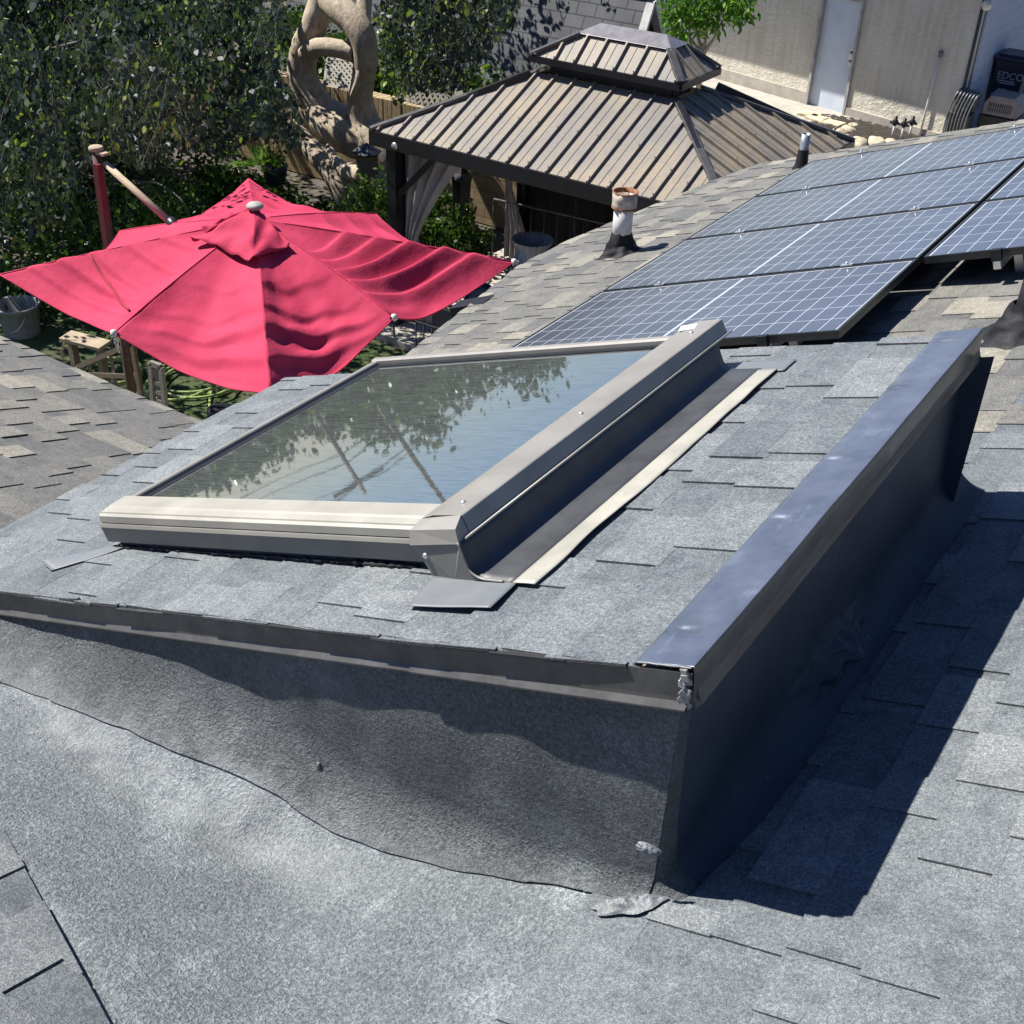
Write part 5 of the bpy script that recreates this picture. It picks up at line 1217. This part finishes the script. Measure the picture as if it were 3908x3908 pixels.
# fronds left of the umbrella peak
fo = empty('fern', at(985, 640, 9.6), 'bright green fern fronds poking out left above the umbrella peak', 'fern'); mb = MB(); rr = random.Random(12); b = at(985, 640, 9.6)
for i in range(16):
    d = Vector((rr.uniform(-.9, .7), rr.uniform(-.4, .2), rr.uniform(.1, .7))).normalized(); 
    for k_ in range(14):
        q = b + d * (.04 + k_ * .03) - Vector((0, 0, .0012 * k_ * k_)); s_ = d.cross(Vector((0, 0, 1))).normalized()
        for sg in (-1, 1): mb.add([q, q + s_ * sg * .07 * (1 - k_ / 15) + d * .03, q + d * .02], [(0, 1, 2)], (rr.uniform(.5, 1), 0, 0))
mb.build('frond', LEAFB, fo)

# ------------------------------------------------------------------ yard things below the umbrella
YB = 6.35
lattice('lattice_panel', at(308, 1455, YB), at(548, 1560, YB), at(505, 1310, YB), at(300, 1398, YB), 'brown square wooden trellis panel standing on the lawn under the umbrella', 5, .045, mat_wood('brown_trellis', (.12, .085, .055), (.22, .17, .12)), frame=True, diag=False)
lattice('lattice_panel', at(590, 1620, 6.2), at(640, 1640, 6.2), at(615, 1400, 6.2), at(575, 1385, 6.2), 'narrow grey trellis post section beside the dark umbrella support', 2, .04, LW, frame=True, diag=False)
p = at(325, 1300, 6.9); o = empty('bench', p - Vector((0, 0, .5)), 'weathered plank bench end showing left of the brown trellis', 'bench')
mb = MB(); mb.box(p, (.46, .2, .035), Matrix.Rotation(.25, 3, 'Z') @ Matrix.Rotation(.05, 3, 'Y')); mb.build('seat', WOODL, o, bevel=.004)
for dx in (-.16, .16):
    mb = MB(); mb.box(p + Vector((dx, dx * .25, -.35)), (.07, .07, .66)); mb.build('leg', WOODD, o)
p = atz(75, 1215, GZ + .2); o = empty('bucket', p - Vector((0, 0, .2)), 'pale plastic tub in the shade below the left tip of the umbrella', 'tub')
mb = MB(); mb.lathe(p, [(.20, -.2), (.24, .15), (.26, .16), (.26, .19), (.23, .18), (.19, -.15), (0, -.17)], 22); mb.build('tub_body', simple('pale_tub', (.22, .22, .23), .5), o)
mb = MB(); mb.tube([p + Vector((.24 * math.cos(a), -.24 * math.sin(a) * .4 - .1, .1 - .2 * math.sin(a))) for a in [math.pi * t / 8 for t in range(9)]], .006, 5); mb.build('handle', WHT, o)
HOSE = simple('green_hose', (.25, .32, .10), .45, var=.2); mb = MB(); pts = []
hc = atz(760, 1490, GZ)
for t in range(90):
    a = t * .22; r = .42 + .10 * math.sin(t * .13); pts.append(hc + Vector((r * math.cos(a) - .1, r * 1.1 * math.sin(a) + .2 * math.sin(t * .05), .05 + .012 * (t % 29) * .2)))
pts += [atz(800, 1550, GZ + .04), atz(845, 1590, GZ + .04)]
mb.tube(pts, .016, 7, smoothcurve=2)
tag(mb.build('garden_hose', HOSE), 'pale green garden hose coiled on the sunny grass patch', 'hose')
hc2 = atz(430, 1440, GZ); mb = MB(); mb.tube([hc2 + Vector((.35 * math.cos(a * .3), .3 * math.sin(a * .3), .05 + .001 * a)) for a in range(50)], .018, 7); tag(mb.build('garden_hose', HOSE), 'yellow-green hose loop lying behind the brown trellis', 'hose')
mb = MB(); p = atz(845, 1590, GZ); mb.lathe(p + Vector((0.05, -.05, .05)), [(.05, -.02), (.12, .0), (.14, .08), (.1, .1), (0, .1)], 14); tag(mb.build('hose_box', BLK), 'black lid where the green hose ends by the roof edge', 'box')
mb = MB(); mb.box((-7.95, 6.2, GZ + .06), (.9, .9, .1)); mb.build('base', BLK, umb, bevel=.02)
o = empty('metal_fence', (-5.9, 9.3, GZ), 'dark metal fence panel in shadow right of the umbrella, before the patio', 'fence'); mb = MB()
for i in range(14): mb.tube([(-6.9 + i * .1, 8.9, GZ), (-6.9 + i * .1, 8.9, .7)], .008, 5)
mb.tube([(-6.9, 8.9, .7), (-5.6, 8.9, .7)], .014, 5); mb.build('bars', BLK, o)
mb = MB(); mb.grid(lambda a, b: Vector((-6.6 + 3.2 * a, 4.4 + 4.2 * b, GZ + .045)), 3, 3); tag(mb.build('stone_path', simple('paving', (.42, .38, .32), .85, var=.3, scale=4)), kind='structure')

# ------------------------------------------------------------------ beyond the garden (seen mirrored in the skylight glass)
def azp(az, dist, z=GZ): a = math.radians(az); return Vector((-math.sin(a) * dist, math.cos(a) * dist, z))
def far_tree(az, dist, w_, h, label, seed, leaf=.26, n=10000):
    c = azp(az, dist); rr = random.Random(seed); o = empty('distant_tree', c, label, 'tree', 'trees beyond the garden'); mb = MB()
    cl = [Vector((rr.gauss(0, .42), rr.gauss(0, .42), rr.gauss(0, .34))) for _ in range(26)]
    for _ in range(n):
        k_ = rr.choice(cl) + Vector((rr.gauss(0, .13), rr.gauss(0, .13), rr.gauss(0, .13))); leafcloud(mb, [c + Vector((k_.x * w_, k_.y * w_, h * .62 + k_.z * h * .5))], leaf, rr, .2, (0, .8), .5, .02)
    mb.build('crown', LEAFS, o); mb = MB(); mb.tube([c, c + Vector((.3, 0, h * .35)), c + Vector((.1, .2, h * .7))], [.35, .25, .1], 8); mb.build('trunk', BARK, o)
far_tree(60, 42, 7, 4.3, 'broad dark tree far beyond the wall, mirrored in the left of the glass', 31)
far_tree(53.5, 48, 4, 4.7, 'low rounded tree mirrored at the left part of the skylight', 32)
far_tree(40.5, 40, 4.2, 6.3, 'tall dense tree mirrored in the middle of the skylight glass', 33, n=10000)
far_tree(45.5, 46, 3.0, 6.2, 'narrower tree mirrored beside the utility pole', 34)
far_tree(30, 60, 8, 4.6, 'far spreading tree low on the horizon to the right', 35)
c = azp(46.9, 44); o = empty('palm_tree', c, 'tall thin palm trunk rising above the far trees, mirrored in the glass', 'tree')
mb = MB(); mb.tube([c, c + Vector((.1, 0, 6)), c + Vector((.5, .2, 12.5))], [.13, .10, .08], 8, smoothcurve=4); mb.build('trunk', BARK, o); mb = MB(); rr = random.Random(1)
for i in range(40):
    a = rr.uniform(0, 6.28); e_ = rr.uniform(-.6, .9); d = Vector((math.cos(a), math.sin(a), e_)).normalized(); q = c + Vector((.5, .2, 12.5))
    for k_ in range(12):
        s_ = d.cross(Vector((0, 0, 1))).normalized(); x = q + d * k_ * .17 - Vector((0, 0, .012 * k_ * k_))
        for sg in (-1, 1): mb.add([x, x + s_ * sg * .35 + d * .2 - Vector((0, 0, .15)), x + d * .12], [(0, 1, 2)], (.4, 0, 0))
mb.build('crown', LEAFS, o)
c = azp(49.5, 38); o = empty('utility_pole', c, 'wooden utility pole with crossarm standing beyond the garden', 'pole')
mb = MB(); mb.tube([c, c + Vector((0, 0, 6.6))], [.10, .07], 8); mb.build('shaft', WOODD, o)
pd = Vector((math.cos(math.radians(49.5)), math.sin(math.radians(49.5)), 0)); mb = MB(); mb.bar(c + pd * -.9 + Vector((0, 0, 6.2)), c + pd * .9 + Vector((0, 0, 6.2)), .12, .12); mb.build('crossarm', WOODD, o)
for i, (dz, dd) in enumerate(((6.35, -.8), (6.35, .8), (5.5, 0), (5.2, .1))):
    a = azp(62, 44, GZ + dz + .3); b = azp(33, 50, GZ + dz + .5); m_ = c + pd * dd + Vector((0, 0, dz)); mb = MB()
    L_ = [a.lerp(m_, t / 8) - Vector((0, 0, .6 * math.sin(math.pi * t / 8))) for t in range(9)] + [m_.lerp(b, t / 8) - Vector((0, 0, .6 * math.sin(math.pi * t / 8))) for t in range(1, 9)]
    mb.tube(L_, .022, 5); mb.build('power_line', BLK, o)
